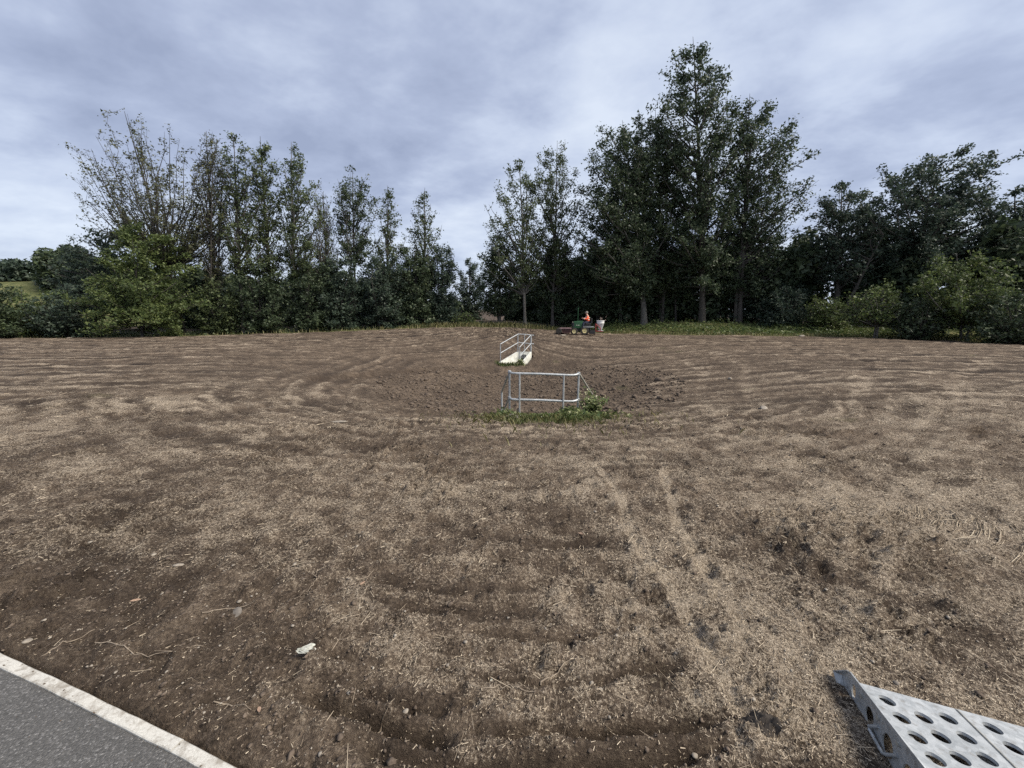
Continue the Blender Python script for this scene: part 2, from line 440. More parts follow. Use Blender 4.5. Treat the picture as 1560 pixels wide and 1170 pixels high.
# tilled soil with straw mulch, wild grass beyond the edge
def soil_material():
    m, nd, lk, b = new_mat('soil')
    at = nd.new('ShaderNodeAttribute'); at.attribute_name = 'mask'
    sp = nd.new('ShaderNodeSeparateColor'); lk.new(at.outputs['Color'], sp.inputs[0])
    co = objco(nd)
    nA = noise(nd, lk, 55, 6, .7, co)
    nB = noise(nd, lk, 7, 5, .65, co)
    nC = noise(nd, lk, 190, 3, .7, co)
    soil = ramp(nd, lk, mathn(nd, lk, 'ADD', mathn(nd, lk, 'MULTIPLY', nA, .55), mathn(nd, lk, 'MULTIPLY', nB, .45)),
                [(.37, (.036, .027, .020)), (.50, (.132, .100, .074)), (.63, (.29, .228, .168))])
    soil = mixc(nd, lk, mathn(nd, lk, 'MULTIPLY', sp.outputs[1], .72), soil, (.042, .031, .024))
    straw = ramp(nd, lk, mathn(nd, lk, 'ADD', mathn(nd, lk, 'MULTIPLY', nC, .6), mathn(nd, lk, 'MULTIPLY', nA, .4)),
                 [(.37, (.095, .074, .055)), (.50, (.33, .27, .203)), (.62, (.70, .60, .475))])
    # rake lines: level lines of smooth fields carried by the mesh, with ragged edges
    ar = nd.new('ShaderNodeAttribute'); ar.attribute_name = 'rake'
    sr = nd.new('ShaderNodeSeparateColor'); lk.new(ar.outputs['Color'], sr.inputs[0])
    nW = noise(nd, lk, 1.6, 5, .65, co)
    wv_ = mathn(nd, lk, 'MULTIPLY', mathn(nd, lk, 'SUBTRACT', nW, .5), .42)
    def furrow(f, centre, wid, step_noise):
        t_ = mathn(nd, lk, 'ADD', mathn(nd, lk, 'ADD', f, wv_), .5 - centre)
        d_ = mathn(nd, lk, 'ABSOLUTE', mathn(nd, lk, 'SUBTRACT', mathn(nd, lk, 'FRACT', t_), .5))
        return mathn(nd, lk, 'SUBTRACT', 1.0, mathn(nd, lk, 'DIVIDE', d_, wid), clamp=True)
    dark_f, pale_f = None, None
    for f_, a_ in ((sr.outputs[0], sr.outputs[1]), (sr.outputs[2], ar.outputs['Alpha'])):
        fu = mathn(nd, lk, 'ADD', furrow(f_, .5, .20, 0), mathn(nd, lk, 'MULTIPLY', furrow(f_, .08, .14, 0), .8))
        fu = mathn(nd, lk, 'ADD', fu, mathn(nd, lk, 'MULTIPLY', furrow(f_, .80, .09, 0), .6))
        fu = mathn(nd, lk, 'MULTIPLY', mathn(nd, lk, 'MULTIPLY', fu, a_), mathn(nd, lk, 'ADD', .35, mathn(nd, lk, 'MULTIPLY', nB, 1.3)))
        pa = mathn(nd, lk, 'MULTIPLY', mathn(nd, lk, 'ADD', furrow(f_, .31, .13, 0), furrow(f_, .66, .09, 0)), a_)
        dark_f = fu if dark_f is None else mathn(nd, lk, 'ADD', dark_f, fu)
        pale_f = pa if pale_f is None else mathn(nd, lk, 'ADD', pale_f, pa)
    soil = mixc(nd, lk, mathn(nd, lk, 'MULTIPLY', dark_f, 1.25, clamp=True), soil, (.034, .026, .021))  # shade and damp of the furrows painted into the soil colour
    # thatch breaks up into shreds rather than fading
    fac = mathn(nd, lk, 'ADD', sp.outputs[0], mathn(nd, lk, 'MULTIPLY', mathn(nd, lk, 'SUBTRACT', nA, .5), 2.0))
    fac = mathn(nd, lk, 'ADD', fac, mathn(nd, lk, 'MULTIPLY', mathn(nd, lk, 'SUBTRACT', nC, .5), .9))
    fac = mathn(nd, lk, 'SUBTRACT', fac, mathn(nd, lk, 'MULTIPLY', dark_f, 1.0))
    fac = mathn(nd, lk, 'ADD', fac, mathn(nd, lk, 'MULTIPLY', pale_f, .42))
    mr = nd.new('ShaderNodeMapRange'); mr.interpolation_type = 'SMOOTHSTEP'
    mr.inputs[1].default_value = .22; mr.inputs[2].default_value = .92; lk.new(fac, mr.inputs[0])
    c = mixc(nd, lk, mr.outputs[0], soil, straw)
    nG = noise(nd, lk, 1.1, 5, .6, co)
    grass = ramp(nd, lk, mathn(nd, lk, 'ADD', mathn(nd, lk, 'MULTIPLY', nG, .65), mathn(nd, lk, 'MULTIPLY', nA, .35)),
                 [(.36, (.045, .055, .022)), (.52, (.10, .11, .045)), (.66, (.24, .215, .11))])
    gf = mathn(nd, lk, 'ADD', sp.outputs[2], mathn(nd, lk, 'MULTIPLY', mathn(nd, lk, 'SUBTRACT', nA, .5), .8), clamp=True)
    mr2 = nd.new('ShaderNodeMapRange'); mr2.inputs[1].default_value = .25; mr2.inputs[2].default_value = .8; lk.new(gf, mr2.inputs[0])
    c = mixc(nd, lk, mr2.outputs[0], c, grass)
    lk.new(c, b.inputs['Base Color'])
    b.inputs['Roughness'].default_value = .95; b.inputs['Specular IOR Level'].default_value = .15
    hgt = mathn(nd, lk, 'ADD', mathn(nd, lk, 'MULTIPLY', nA, .8), mathn(nd, lk, 'MULTIPLY', nC, .45))
    bump(nd, lk, b, hgt, 1.0, .05)
    return m
M = {}
M['soil'] = soil_material()
def leaf_material(name, c0, c1, c2, trans=.25):
    m, nd, lk, b = new_mat(name)
    ge = nd.new('ShaderNodeNewGeometry')
    co = objco(nd)
    n = noise(nd, lk, .45, 3, .55, co)
    f = mathn(nd, lk, 'ADD', mathn(nd, lk, 'MULTIPLY', ge.outputs['Random Per Island'], .5), mathn(nd, lk, 'MULTIPLY', n, .5))
    c = ramp(nd, lk, f, [(.22, c0), (.5, c1), (.8, c2)])
    lk.new(c, b.inputs['Base Color'])
    b.inputs['Roughness'].default_value = .55; b.inputs['Specular IOR Level'].default_value = .35
    tr = nd.new('ShaderNodeBsdfTranslucent'); lk.new(c, tr.inputs[0])
    mx = nd.new('ShaderNodeMixShader'); mx.inputs[0].default_value = trans
    lk.new(b.outputs[0], mx.inputs[1]); lk.new(tr.outputs[0], mx.inputs[2])
    lk.new(mx.outputs[0], nd['Material Output'].inputs[0])
    return m
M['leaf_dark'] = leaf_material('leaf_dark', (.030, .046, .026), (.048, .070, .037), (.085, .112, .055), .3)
M['leaf_mid'] = leaf_material('leaf_mid', (.043, .062, .029), (.070, .095, .042), (.118, .142, .060), .3)
M['leaf_blue'] = leaf_material('leaf_blue', (.028, .045, .033), (.046, .068, .048), (.075, .104, .066), .3)
M['leaf_light'] = leaf_material('leaf_light', (.052, .078, .028), (.088, .122, .042), (.155, .185, .060), .35)
M['leaf_autumn'] = leaf_material('leaf_autumn', (.042, .052, .027), (.070, .080, .038), (.12, .118, .05), .3)
M['weed'] = leaf_material('weed', (.050, .080, .028), (.125, .16, .055), (.30, .30, .16), .3)
M['dry_grass'] = leaf_material('dry_grass', (.10, .11, .04), (.19, .185, .08), (.34, .30, .17), .3)
M['straw'] = leaf_material('straw', (.16, .125, .09), (.31, .25, .18), (.56, .48, .36), .1)
M['bark'] = simple('bark', (.032, .028, .024), (.080, .072, .062), 9, .9, 0, .8)
M['bark_pale'] = simple('bark_pale', (.060, .056, .050), (.135, .127, .112), 7, .85, 0, .6)
M['bark_dark'] = simple('bark_dark', (.022, .020, .018), (.05, .046, .04), 9, .9, 0, .8)
M['clod'] = simple('clod', (.050, .039, .031), (.15, .118, .092), 30, .95, 0, .8, spec=.15)
M['clod_dark'] = simple('clod_dark', (.030, .026, .023), (.075, .063, .052), 40, .95, 0, .9, spec=.15)
M['stone'] = simple('stone', (.15, .128, .105), (.31, .275, .225), 25, .8, 0, .4)
M['stone_dark'] = simple('stone_dark', (.08, .070, .06), (.17, .15, .128), 25, .8, 0, .4)
M['concrete'] = simple('concrete', (.42, .43, .39), (.68, .68, .62), 5, .85, 0, .25)
M['concrete_kerb'] = None
M['plastic_white'] = simple('plastic_white', (.62, .63, .62), (.74, .74, .72), 9, .5, 0, .1)
def galv(name, lo, hi, rough, metal=.55):
    m, nd, lk, b = new_mat(name)
    co = objco(nd)
    v = nd.new('ShaderNodeTexVoronoi'); v.inputs['Scale'].default_value = 55; lk.new(co, v.inputs['Vector'])
    sp = nd.new('ShaderNodeSeparateColor'); lk.new(v.outputs['Color'], sp.inputs[0])
    n = noise(nd, lk, 9, 6, .65, co, .6)
    f = mathn(nd, lk, 'ADD', mathn(nd, lk, 'MULTIPLY', sp.outputs[0], .22), mathn(nd, lk, 'MULTIPLY', n, .78))
    c = ramp(nd, lk, f, [(.30, lo), (.70, hi)])
    n2 = noise(nd, lk, 30, 5, .7, co)
    d = ramp(nd, lk, n2, [(.54, (0, 0, 0)), (.72, (1, 1, 1))])
    c = mixc(nd, lk, mathn(nd, lk, 'MULTIPLY', d, .6), c, (.17, .15, .125))
    lk.new(c, b.inputs['Base Color'])
    b.inputs['Metallic'].default_value = metal
    rr = nd.new('ShaderNodeMapRange'); rr.inputs[3].default_value = rough - .12; rr.inputs[4].default_value = rough + .15
    lk.new(n, rr.inputs[0]); lk.new(rr.outputs[0], b.inputs['Roughness'])
    bump(nd, lk, b, n, .15, .003)
    return m
M['galv_ramp'] = galv('galv_ramp', (.27, .29, .30), (.47, .49, .50), .5, .35)
M['galv_rail'] = galv('galv_rail', (.26, .28, .29), (.47, .49, .50), .5, .45)
M['galv_worn'] = galv('galv_worn', (.22, .22, .20), (.36, .35, .31), .6, .2)

def kerb_material():
    m, nd, lk, b = new_mat('kerb_concrete')
    co = objco(nd)
    n = noise(nd, lk, 22, 7, .72, co); n2 = noise(nd, lk, 160, 4, .7, co); n3 = noise(nd, lk, 4, 4, .6, co)
    c = ramp(nd, lk, n2, [(.3, (.34, .33, .30)), (.7, (.54, .53, .49))])
    d = ramp(nd, lk, mathn(nd, lk, 'ADD', mathn(nd, lk, 'MULTIPLY', n, .7), mathn(nd, lk, 'MULTIPLY', n3, .3)), [(.47, (0, 0, 0)), (.60, (1, 1, 1))])
    c = mixc(nd, lk, mathn(nd, lk, 'MULTIPLY', d, .7), c, (.15, .125, .095))
    lk.new(c, b.inputs['Base Color']); b.inputs['Roughness'].default_value = .9
    bump(nd, lk, b, n2, .5, .003)
    return m
M['concrete_kerb'] = kerb_material()
def asphalt_material():
    m, nd, lk, b = new_mat('asphalt')
    co = objco(nd)
    v = nd.new('ShaderNodeTexVoronoi'); v.inputs['Scale'].default_value = 150; lk.new(co, v.inputs['Vector'])
    sp = nd.new('ShaderNodeSeparateColor'); lk.new(v.outputs['Color'], sp.inputs[0])
    n = noise(nd, lk, 3.5, 5, .6, co)
    c = ramp(nd, lk, sp.outputs[0], [(0, (.042, .041, .039)), (.55, (.072, .070, .067)), (.88, (.105, .102, .098)), (1, (.20, .195, .19))])
    c = mixc(nd, lk, mathn(nd, lk, 'MULTIPLY', n, .35), c, (.10, .098, .094))
    lk.new(c, b.inputs['Base Color'])
    b.inputs['Roughness'].default_value = .8
    h = mathn(nd, lk, 'SUBTRACT', 1, v.outputs['Distance'])
    bump(nd, lk, b, h, .8, .006)
    return m
M['asphalt'] = asphalt_material()
M['green_paint'] = simple('green_paint', (.012, .060, .022), (.022, .095, .034), 7, .5, 0, 0)
M['black_paint'] = simple('black_paint', (.012, .012, .013), (.025, .024, .024), 6, .5, 0, .1)
M['rubber'] = simple('rubber', (.018, .016, .015), (.045, .038, .032), 14, .9, 0, .3)
M['yellow_rim'] = simple('yellow_rim', (.42, .36, .17), (.66, .58, .30), 6, .45, 0, 0)
M['red_paint'] = simple('red_paint', (.13, .02, .02), (.25, .03, .03), 5, .5, 0, 0)
M['roller_red'] = simple('roller_red', (.030, .016, .015), (.085, .034, .031), 12, .8, 0, .4)
M['roller_cover'] = simple('roller_cover', (.16, .10, .10), (.27, .18, .175), 7, .6, 0, .1)
M['grey_deck'] = simple('grey_deck', (.36, .38, .39), (.50, .52, .53), 8, .5, .2, .1)
M['skin'] = simple('skin', (.40, .23, .17), (.47, .28, .20), 10, .6, 0, 0)
M['hair'] = simple('hair', (.16, .14, .12), (.26, .23, .20), 40, .8, 0, .3)
M['hivis'] = simple('hivis', (.82, .10, .035), (.92, .15, .05), 5, .7, 0, .2)
M['reflective'] = simple('reflective', (.62, .60, .50), (.78, .76, .66), 20, .4, 0, 0)
M['navy'] = simple('navy', (.010, .013, .030), (.022, .027, .055), 8, .85, 0, .2)
M['boot'] = simple('boot', (.02, .015, .012), (.05, .035, .025), 9, .7, 0, .2)
M['twig'] = simple('twig', (.12, .095, .07), (.27, .22, .165), 30, .85, 0, .4)
M['dead_leaf'] = simple('dead_leaf', (.20, .13, .09), (.36, .26, .19), 30, .7, 0, .3)
M['pale_leaf'] = simple('pale_leaf', (.26, .27, .23), (.50, .50, .45), 30, .6, 0, .3)
M['rag'] = simple('rag', (.50, .50, .42), (.70, .70, .62), 12, .8, 0, .3)
M['flower'] = simple('flower', (.55, .52, .32), (.75, .72, .50), 12, .7, 0, 0)

# ------------------------------------------------------------------ ground sheet
def axis_pos(start, step, fixed_to, growth, end, far_growth=1.06, far_from=46):
    out = [start]; p = start
    while p < end:
        if p < fixed_to: d = step
        elif p < far_from: d = max(step, growth * p)
        else: d = d * far_growth
        p += d; out.append(p)
    return out
ys = [-9.0, -6.0, -4.0, -2.5, -1.6, -1.0, -.6, -.3, 0, .2, .4, .55] + axis_pos(0.66, .0145, 2.0, .0095, 900)
xp = axis_pos(0.0, .0185, 2.1, .0115, 900)
xs = sorted([-x for x in xp[1:]] + xp)
X, Y = np.meshgrid(np.array(xs), np.array(ys))
Z, ST, DK, GR, RK = ground(X, Y, True)
nx, ny = len(xs), len(ys)
V = np.stack([X.ravel(), Y.ravel(), Z.ravel()], 1)
idx = np.arange(nx * ny).reshape(ny, nx)
F = np.stack([idx[:-1, :-1].ravel(), idx[:-1, 1:].ravel(), idx[1:, 1:].ravel(), idx[1:, :-1].ravel()], 1)
me = np_mesh('ground', V, F)
ca = me.color_attributes.new('mask', 'FLOAT_COLOR', 'POINT')
ca.data.foreach_set('color', np.stack([ST.ravel(), DK.ravel(), GR.ravel(), np.ones(nx * ny)], 1).astype(np.float32).ravel())
ca = me.color_attributes.new('rake', 'FLOAT_COLOR', 'POINT')
ca.data.foreach_set('color', np.stack([r_.ravel() for r_ in RK], 1).astype(np.float32).ravel())
o = link_mesh('ground', me, M['soil'], smooth=True)
tag(o, kind='structure')

# ------------------------------------------------------------------ footpath and its concrete edging
def kerb_pt(u):          # arc length along the kerb line
    seg = np.hypot(np.diff(KX), np.diff(KY)); cs = np.concatenate([[0], np.cumsum(seg)])
    return np.array((np.interp(u, cs, KX), np.interp(u, cs, KY)))
pm = bmesh.new()
top = []; NP = 60
for i in range(NP + 1):
    x = -14 + 30 * i / NP
    top.append((x, float(np.interp(x, KX, KY)) - .052))
rows = []
for k in range(12):
    t = k / 11
    rows.append([pm.verts.new((x - .3 * t * 7, y - 7 * t * .95, -.006 - .02 * t)) for x, y in top])
for a, b in zip(rows[:-1], rows[1:]):
    for i in range(NP): pm.faces.new((a[i], b[i], b[i + 1], a[i + 1]))
pme = bpy.data.meshes.new('footpath'); pm.to_mesh(pme); pm.free()
tag(link_mesh('footpath', pme, M['asphalt']), kind='structure')
kerb = empty('kerb'); tag(kerb, kind='structure')
seg = np.hypot(np.diff(KX), np.diff(KY)); CS = np.concatenate([[0], np.cumsum(seg)])
u_ref = CS[2] + 0.551            # a joint seen in the photograph
U0 = u_ref - 0.85 * 9
rk = random.Random(5)
for k in range(20):
    ua, ub = U0 + .85 * k + .003, U0 + .85 * (k + 1) - .003
    if ua < .1 or ub > CS[-1] - .1: continue
    p, q = kerb_pt(ua), kerb_pt(ub)
    d = (q - p) / np.linalg.norm(q - p); n = np.array((-d[1], d[0]))
    bm = bmesh.new()
    ns = 12; rings = []
    for i in range(ns + 1):
        c = p + (q - p) * i / ns
        j = rk.uniform(-.0012, .0012); j2 = rk.uniform(-.0015, .0015)
        prof = [(-.048, -.14), (-.048 + j, .002), (-.044 + j, .006 + j2), (-.003 + j2, .006 + j2), (.001 + j2, .002), (.001, -.14)]
        rings.append([bm.verts.new((c[0] + n[0] * a, c[1] + n[1] * a, h)) for a, h in prof])
    for ra, rb in zip(rings[:-1], rings[1:]):
        for i in range(6): bm.faces.new((ra[i], rb[i], rb[(i + 1) % 6], ra[(i + 1) % 6]))
    bm.faces.new(rings[0]); bm.faces.new(list(reversed(rings[-1])))
    bmesh.ops.recalc_face_normals(bm, faces=bm.faces[:])
    kme = bpy.data.meshes.new('edging_block'); bm.to_mesh(kme); bm.free()
    link_mesh('edging_block', kme, M['concrete_kerb'], kerb)

# ------------------------------------------------------------------ the two concrete outfall headwalls with railings
def headwall(label, A, B, WA, WB, z_top, z_end_a, z_end_b, z_floor, z_bury, outward, group):
    """wall A-B, splayed wings to WA and WB; outward = +1 when the mouth looks to +y"""
    root = empty('headwall', (A[0], A[1], z_floor))
    tag(root, label, 'headwall', group)
    inv = Vector((-A[0], -A[1], -z_floor))
    th = .10
    def w(p, z): return Vector((p[0], p[1], z)) + inv
    back = np.array((0, -outward * th))
    m = MB()
    m.hexa([w(A, z_bury), w(B, z_bury), w(B + back, z_bury), w(A + back, z_bury)], [w(A, z_top), w(B, z_top), w(B + back, z_top), w(A + back, z_top)])
    m.build('back_wall', M['concrete'], root)
    for P, Q, zq, sgn in ((A, WA, z_end_a, -1), (B, WB, z_end_b, 1)):
        d = (Q - P) / np.linalg.norm(Q - P)
        n = np.array((-d[1], d[0]))
        if n[0] * sgn < 0: n = -n
        n = n * th
        m = MB()
        s0 = P - np.array((0, outward * .002)) + np.array((sgn * .003, 0))
        m.hexa([w(s0, z_bury), w(Q, z_bury), w(Q + n, z_bury), w(s0 + n, z_bury)], [w(s0, z_top + .004), w(Q, zq), w(Q + n, zq), w(s0 + n, z_top + .004)])
        m.build('wing_wall', M['concrete'], root)
    m = MB()
    fa, fb = A + (.05, outward * .01), B + (-.05, outward * .01)
    m.hexa([w(fa, z_bury), w(fb, z_bury), w(WB, z_bury), w(WA, z_bury)], [w(fa, z_floor), w(fb, z_floor), w(WB, z_floor), w(WA, z_floor)])
    m.build('apron', M['concrete'], root)
    # sloping bar screen across the pipe mouth
    mid = (A + B) / 2; half = np.linalg.norm(B - A) / 2 - .12
    hgt = z_top - z_floor
    m = MB()
    m.lathe([(.20, 0), (.25, 0), (.25, outward * .05), (.20, outward * .05)], 'Y', w(mid, z_floor + .30), 24, close=False)
    m.build('pipe_collar', M['concrete'], root, smooth=True)
    m = MB()
    m.lathe([(.19, 0), (.19, outward * .012)], 'Y', w(mid, z_floor + .30), 24)
    m.build('pipe_mouth', M['black_paint'], root)  # black disc stands in for the darkness inside the pipe
    nb = max(4, int(half * 2 / .11))
    for i in range(nb + 1):
        x = mid[0] - half + 2 * half * i / nb
        m = MB(); m.tube([w((x, mid[1] + outward * .50), z_floor + .02), w((x, mid[1] + outward * .04), z_top - .07)], .011, 6)
        m.build('screen_bar', M['galv_rail'], root)
    return root
def rail_pt(p, z, ref): return Vector((p[0], p[1], z)) - ref

# near headwall, seen from behind: only its top stands clear of the weeds
headwall('pale concrete headwall sunk in weeds beneath the nearer galvanised railing', NEAR_A, NEAR_B, NEAR_WA, NEAR_WB, -.80, -1.30, -1.30, -1.42, -1.75, 1, 'outfall headwalls in the basin')
headwall('pale concrete headwall with open splayed wings beneath the far small railing', FAR_A, FAR_B, FAR_WA, FAR_WB, -.46, -1.00, -1.02, -1.12, -1.5, -1, 'outfall headwalls in the basin')

rail = empty('safety_railing', (NEAR_A[0], NEAR_A[1], -.80))
tag(rail, 'nearer galvanised tubular railing above green weeds in the field', 'railing', 'galvanised railings at the outfalls')
ref = Vector(rail.location)
rr_ = .026
def post(p, zt, zb, r=rr_, base=True, mat='galv_rail'):
    m = MB(); m.tube([rail_pt(p, zb, ref), rail_pt(p, zt, ref)], r, 12)
    if base: m.lathe([(.06, 0), (.06, .012), (r + .002, .014)], 'Z', rail_pt(p, zb, ref), 12)
    return m.build('post', M[mat], rail, smooth=True)
def clamp(p, z, r=.040):
    m = MB(); m.lathe([(r * .6, -.04), (r, -.03), (r, .03), (r * .6, .04)], 'Z', rail_pt(p, z, ref), 12)
    return m.build('clamp', M['galv_rail'], rail, smooth=True)
La, Ra = (-.062, 9.72), (1.665, 9.72)
post(La, .385, -.80); post(Ra, .335, -.80)
post((.188, 9.60), .325, -.79, .022); post((1.279, 9.60), .295, -.79, .022)
for z0, nm in ((.355, 'top_rail'), (-.305, 'mid_rail')):
    zl, zr = z0, z0 - .055
    pts = [(La[0], La[1], zl), (La[0] + .03, La[1] - .05, zl - .01), (.02, 9.625, zl - .02), (.12, 9.615, zl - .022), (.7, 9.615, zl - .035), (1.40, 9.615, zr - .012), (1.52, 9.625, zr - .012), (1.60, 9.66, zr - .005), (Ra[0], Ra[1], zr + .012)]
    m = MB(); m.tube([rail_pt(p, p[2], ref) for p in pts], .029, 12)
    m.build(nm, M['galv_rail'], rail, smooth=True)
    clamp(La, zl); clamp(Ra, zr + .012)
for (p, q, zt, ze) in ((La, (-.285, 10.75), .345, -.36), (Ra, (2.33, 10.9), .325, -.56)):
    m = MB(); m.tube([rail_pt(p, zt, ref), rail_pt(q, ze, ref)], .026, 10); m.build('sloping_rail', M['galv_worn'], rail, smooth=True)
    m = MB(); m.tube([rail_pt(p, zt - .64, ref), rail_pt(((q[0] - p[0]) * .98 + p[0], (q[1] - p[1]) * .98 + p[1]), ze - .64, ref)], .026, 10); m.build('sloping_rail', M['galv_worn'], rail, smooth=True)
    post((q[0], q[1]), ze + .02, -1.32, .028, True, 'galv_rail')

rail = empty('safety_railing', (FAR_A[0], FAR_A[1], -.46))
tag(rail, 'farther galvanised railing with sloping handrails on the white concrete headwall', 'railing', 'galvanised railings at the outfalls')
ref = Vector(rail.location)
post((.355, 24.05), .62, -.46, .03); post((.76, 24.05), .60, -.46, .024); post((1.155, 24.08), .57, -.80, .05, False)
for zl, zr, nm in ((.615, .55, 'top_rail'), (.09, .03, 'mid_rail')):
    m = MB(); m.tube([rail_pt((.355, 24.05), zl, ref), rail_pt((.76, 24.05), zl - .02, ref), rail_pt((1.155, 24.05), zr, ref), rail_pt((1.33, 24.06), zr - .015, ref)], .03, 10)
    m.build(nm, M['galv_rail'], rail, smooth=True)
for p, q, zt, ze, zb in (((.355, 24.02), (-.67, 22.8), .61, .10, -.95), ((1.14, 24.02), (.44, 22.9), .55, -.09, -1.05)):
    for dz in (0, -.52):
        m = MB(); m.tube([rail_pt(p, zt + dz, ref), rail_pt(q, ze + dz, ref)], .027, 10); m.build('sloping_rail', M['galv_rail'], rail, smooth=True)
    post(q, ze + .015, zb, .027, True)
# ------------------------------------------------------------------ galvanised loading ramp in the corner
def filled_curve(name, loops, thick):
    cu = bpy.data.curves.new(name, 'CURVE'); cu.dimensions = '2D'; cu.fill_mode = 'BOTH'; cu.extrude = thick / 2
    for lp in loops:
        s = cu.splines.new('POLY'); s.points.add(len(lp) - 1); s.use_cyclic_u = True
        for pt, (x, y) in zip(s.points, lp): pt.co = (x, y, 0, 1)
    ob = bpy.data.objects.new(name, cu); col.objects.link(ob)
    dg = bpy.context.evaluated_depsgraph_get()
    me = bpy.data.meshes.new_from_object(ob.evaluated_get(dg))
    bpy.data.objects.remove(ob, do_unlink=True); bpy.data.curves.remove(cu)
    me.name = name; me.materials.clear()
    return me
def circ(cx, cy, rx, ry=None, n=22):
    ry = ry or rx
    return [(cx + rx * math.cos(2 * math.pi * k / n), cy + ry * math.sin(2 * math.pi * k / n)) for k in range(n)]
P0 = Vector((1.575, 1.535, .100))
e2 = Vector((-.267, -.9515, .1529)).normalized()
e1 = Vector((.9584, -.2788, -.0613)); e1 = (e1 - e2 * e1.dot(e2)).normalized()
nn = e1.cross(e2)
if nn.z < 0: nn = -nn
def frame(ax, ay, az, org):
    m = Matrix.Identity(4)
    for i, a in enumerate((ax, ay, az)):
        for r in range(3): m[r][i] = a[r]
    m.translation = org
    return m
rampo = empty('loading_ramp', (1.575, 1.535, 0))
tag(rampo, 'galvanised steel ramp punched with round holes lying on the soil in the corner', 'ramp')
iv = Matrix.Translation(-Vector(rampo.location))
def place(me, name, mat, mtx):
    me.transform(iv @ mtx); 
    return link_mesh(name, me, M[mat], rampo)
LEN = 1.25
def holes(cols):
    out = []
    for u, v0 in cols:
        v = v0
        while v < LEN - .05:
            out.append(circ(u, v, .0285)); v += .0905
    return out
a = filled_curve('deck_plate', [[(.004, .003), (.345, .012), (.345, LEN), (.004, LEN)]] + holes([(.069, .080), (.167, .130), (.272, .092)]), .005)
place(a, 'deck_plate', 'galv_ramp', frame(e1, e2, nn if e1.cross(e2).z > 0 else -nn, P0) if False else frame(e1, e2, e1.cross(e2), P0))
b_ = filled_curve('deck_plate', [[(.3475, .012), (.700, .020), (.700, LEN), (.3475, LEN)]] + holes([(.425, .080), (.523, .125), (.628, .085)]), .005)
place(b_, 'deck_plate', 'galv_ramp', frame(e1, e2, e1.cross(e2), P0 + nn * .001))
# turned-down lip round each hole
for cols, nm in ((((.069, .080), (.167, .130), (.272, .092)), 0), (((.425, .080), (.523, .125), (.628, .085)), 1)):
    bm = bmesh.new()
    for lp in holes(cols):
        r0 = [bm.verts.new((x, y, 0)) for x, y in lp]
        cx = sum(p[0] for p in lp) / len(lp); cy = sum(p[1] for p in lp) / len(lp)
        r1 = [bm.verts.new((cx + (x - cx) * .93, cy + (y - cy) * .93, -.009)) for x, y in lp]
        for k in range(len(lp)): bm.faces.new((r0[k], r0[(k + 1) % len(lp)], r1[(k + 1) % len(lp)], r1[k]))
    lm = bpy.data.meshes.new('hole_lips'); bm.to_mesh(lm); bm.free()
    dn = e1.cross(e2); sgn = 1 if dn.z > 0 else -1
    lo_ = place(lm, 'hole_lips', 'galv_ramp', frame(e1, e2, dn * sgn, P0))
    lo_['kind'] = 'stuff'
# side flange, standing on the ground and tapering to the tip
up = Vector((0, 0, 1)); nf = e2.cross(up).normalized(); upf = nf.cross(e2).normalized()
if upf.z < 0: upf = -upf
if nf.x > 0: nf = -nf            # outward, away from the deck
fl = [(-.062, .004), (-.050, .012), (.012, .012), (LEN, .012)]
sl = .1529 / math.cos(math.asin(.1529))
fl += [(LEN, -.108 - sl * LEN), (-.085, -.098), (-.108, -.045)]
fh = [circ(-.010, -.050, .017, .030), circ(.111, -.068, .030, .040), circ(.232, -.086, .034, .046), circ(.355, -.100, .036, .05), circ(.48, -.11, .038, .055), circ(.61, -.125, .04, .06), circ(.75, -.14, .042, .065)]
f_ = filled_curve('side_flange', [fl] + fh, .006)
place(f_, 'side_flange', 'galv_ramp', frame(e2, upf, e2.cross(upf), P0 + nf * .004))
# folded tip
m = MB()
t0, t1 = P0 + e2 * -.108 + upf * -.045 + nf * .004, P0 + e2 * -.062 + upf * .004 + nf * .004
t2, t3 = t0 + nf * .035 + e2 * -.012, P0 + e2 * -.085 + upf * -.098 + nf * .004
q = lambda v: iv @ v
m.hexa([q(t0), q(t1), q(t1 + nf * .012), q(t2)], [q(t0 + upf * .005), q(t1 + upf * .005), q(t1 + nf * .012 + upf * .005), q(t2 + upf * .005)])
m.hexa([q(t0 + nf * .004), q(t2), q(t3 + nf * .03), q(t3 + nf * .004)], [q(t0 + e2 * .006 + nf * .004), q(t2 + e2 * .006), q(t3 + nf * .03 + e2 * .006), q(t3 + nf * .004 + e2 * .006)])
m.build('tip_lug', M['galv_ramp'], rampo)
# added to keep the holes dark: lip turned down along the far edge and the far side, nearly to the ground
m = MB()
lp0, lp1 = P0 + e1 * .004 - e2 * .002, P0 + e1 * .698 + e2 * .018
m.hexa([q(Vector((p.x, p.y, .012))) for p in (lp0, lp1, lp1 + e2 * .005, lp0 + e2 * .005)], [q(p - nn * .004) for p in (lp0, lp1, lp1 + e2 * .005, lp0 + e2 * .005)])
m.build('front_lip', M['galv_ramp'], rampo)
m = MB()
lp0, lp1 = P0 + e1 * .700 + e2 * .02, P0 + e1 * .700 + e2 * LEN
m.hexa([q(Vector((p.x, p.y, .010))) for p in (lp0, lp1, lp1 + e1 * .005, lp0 + e1 * .005)], [q(p - nn * .004) for p in (lp0, lp1, lp1 + e1 * .005, lp0 + e1 * .005)])
m.build('side_flange', M['galv_ramp'], rampo)
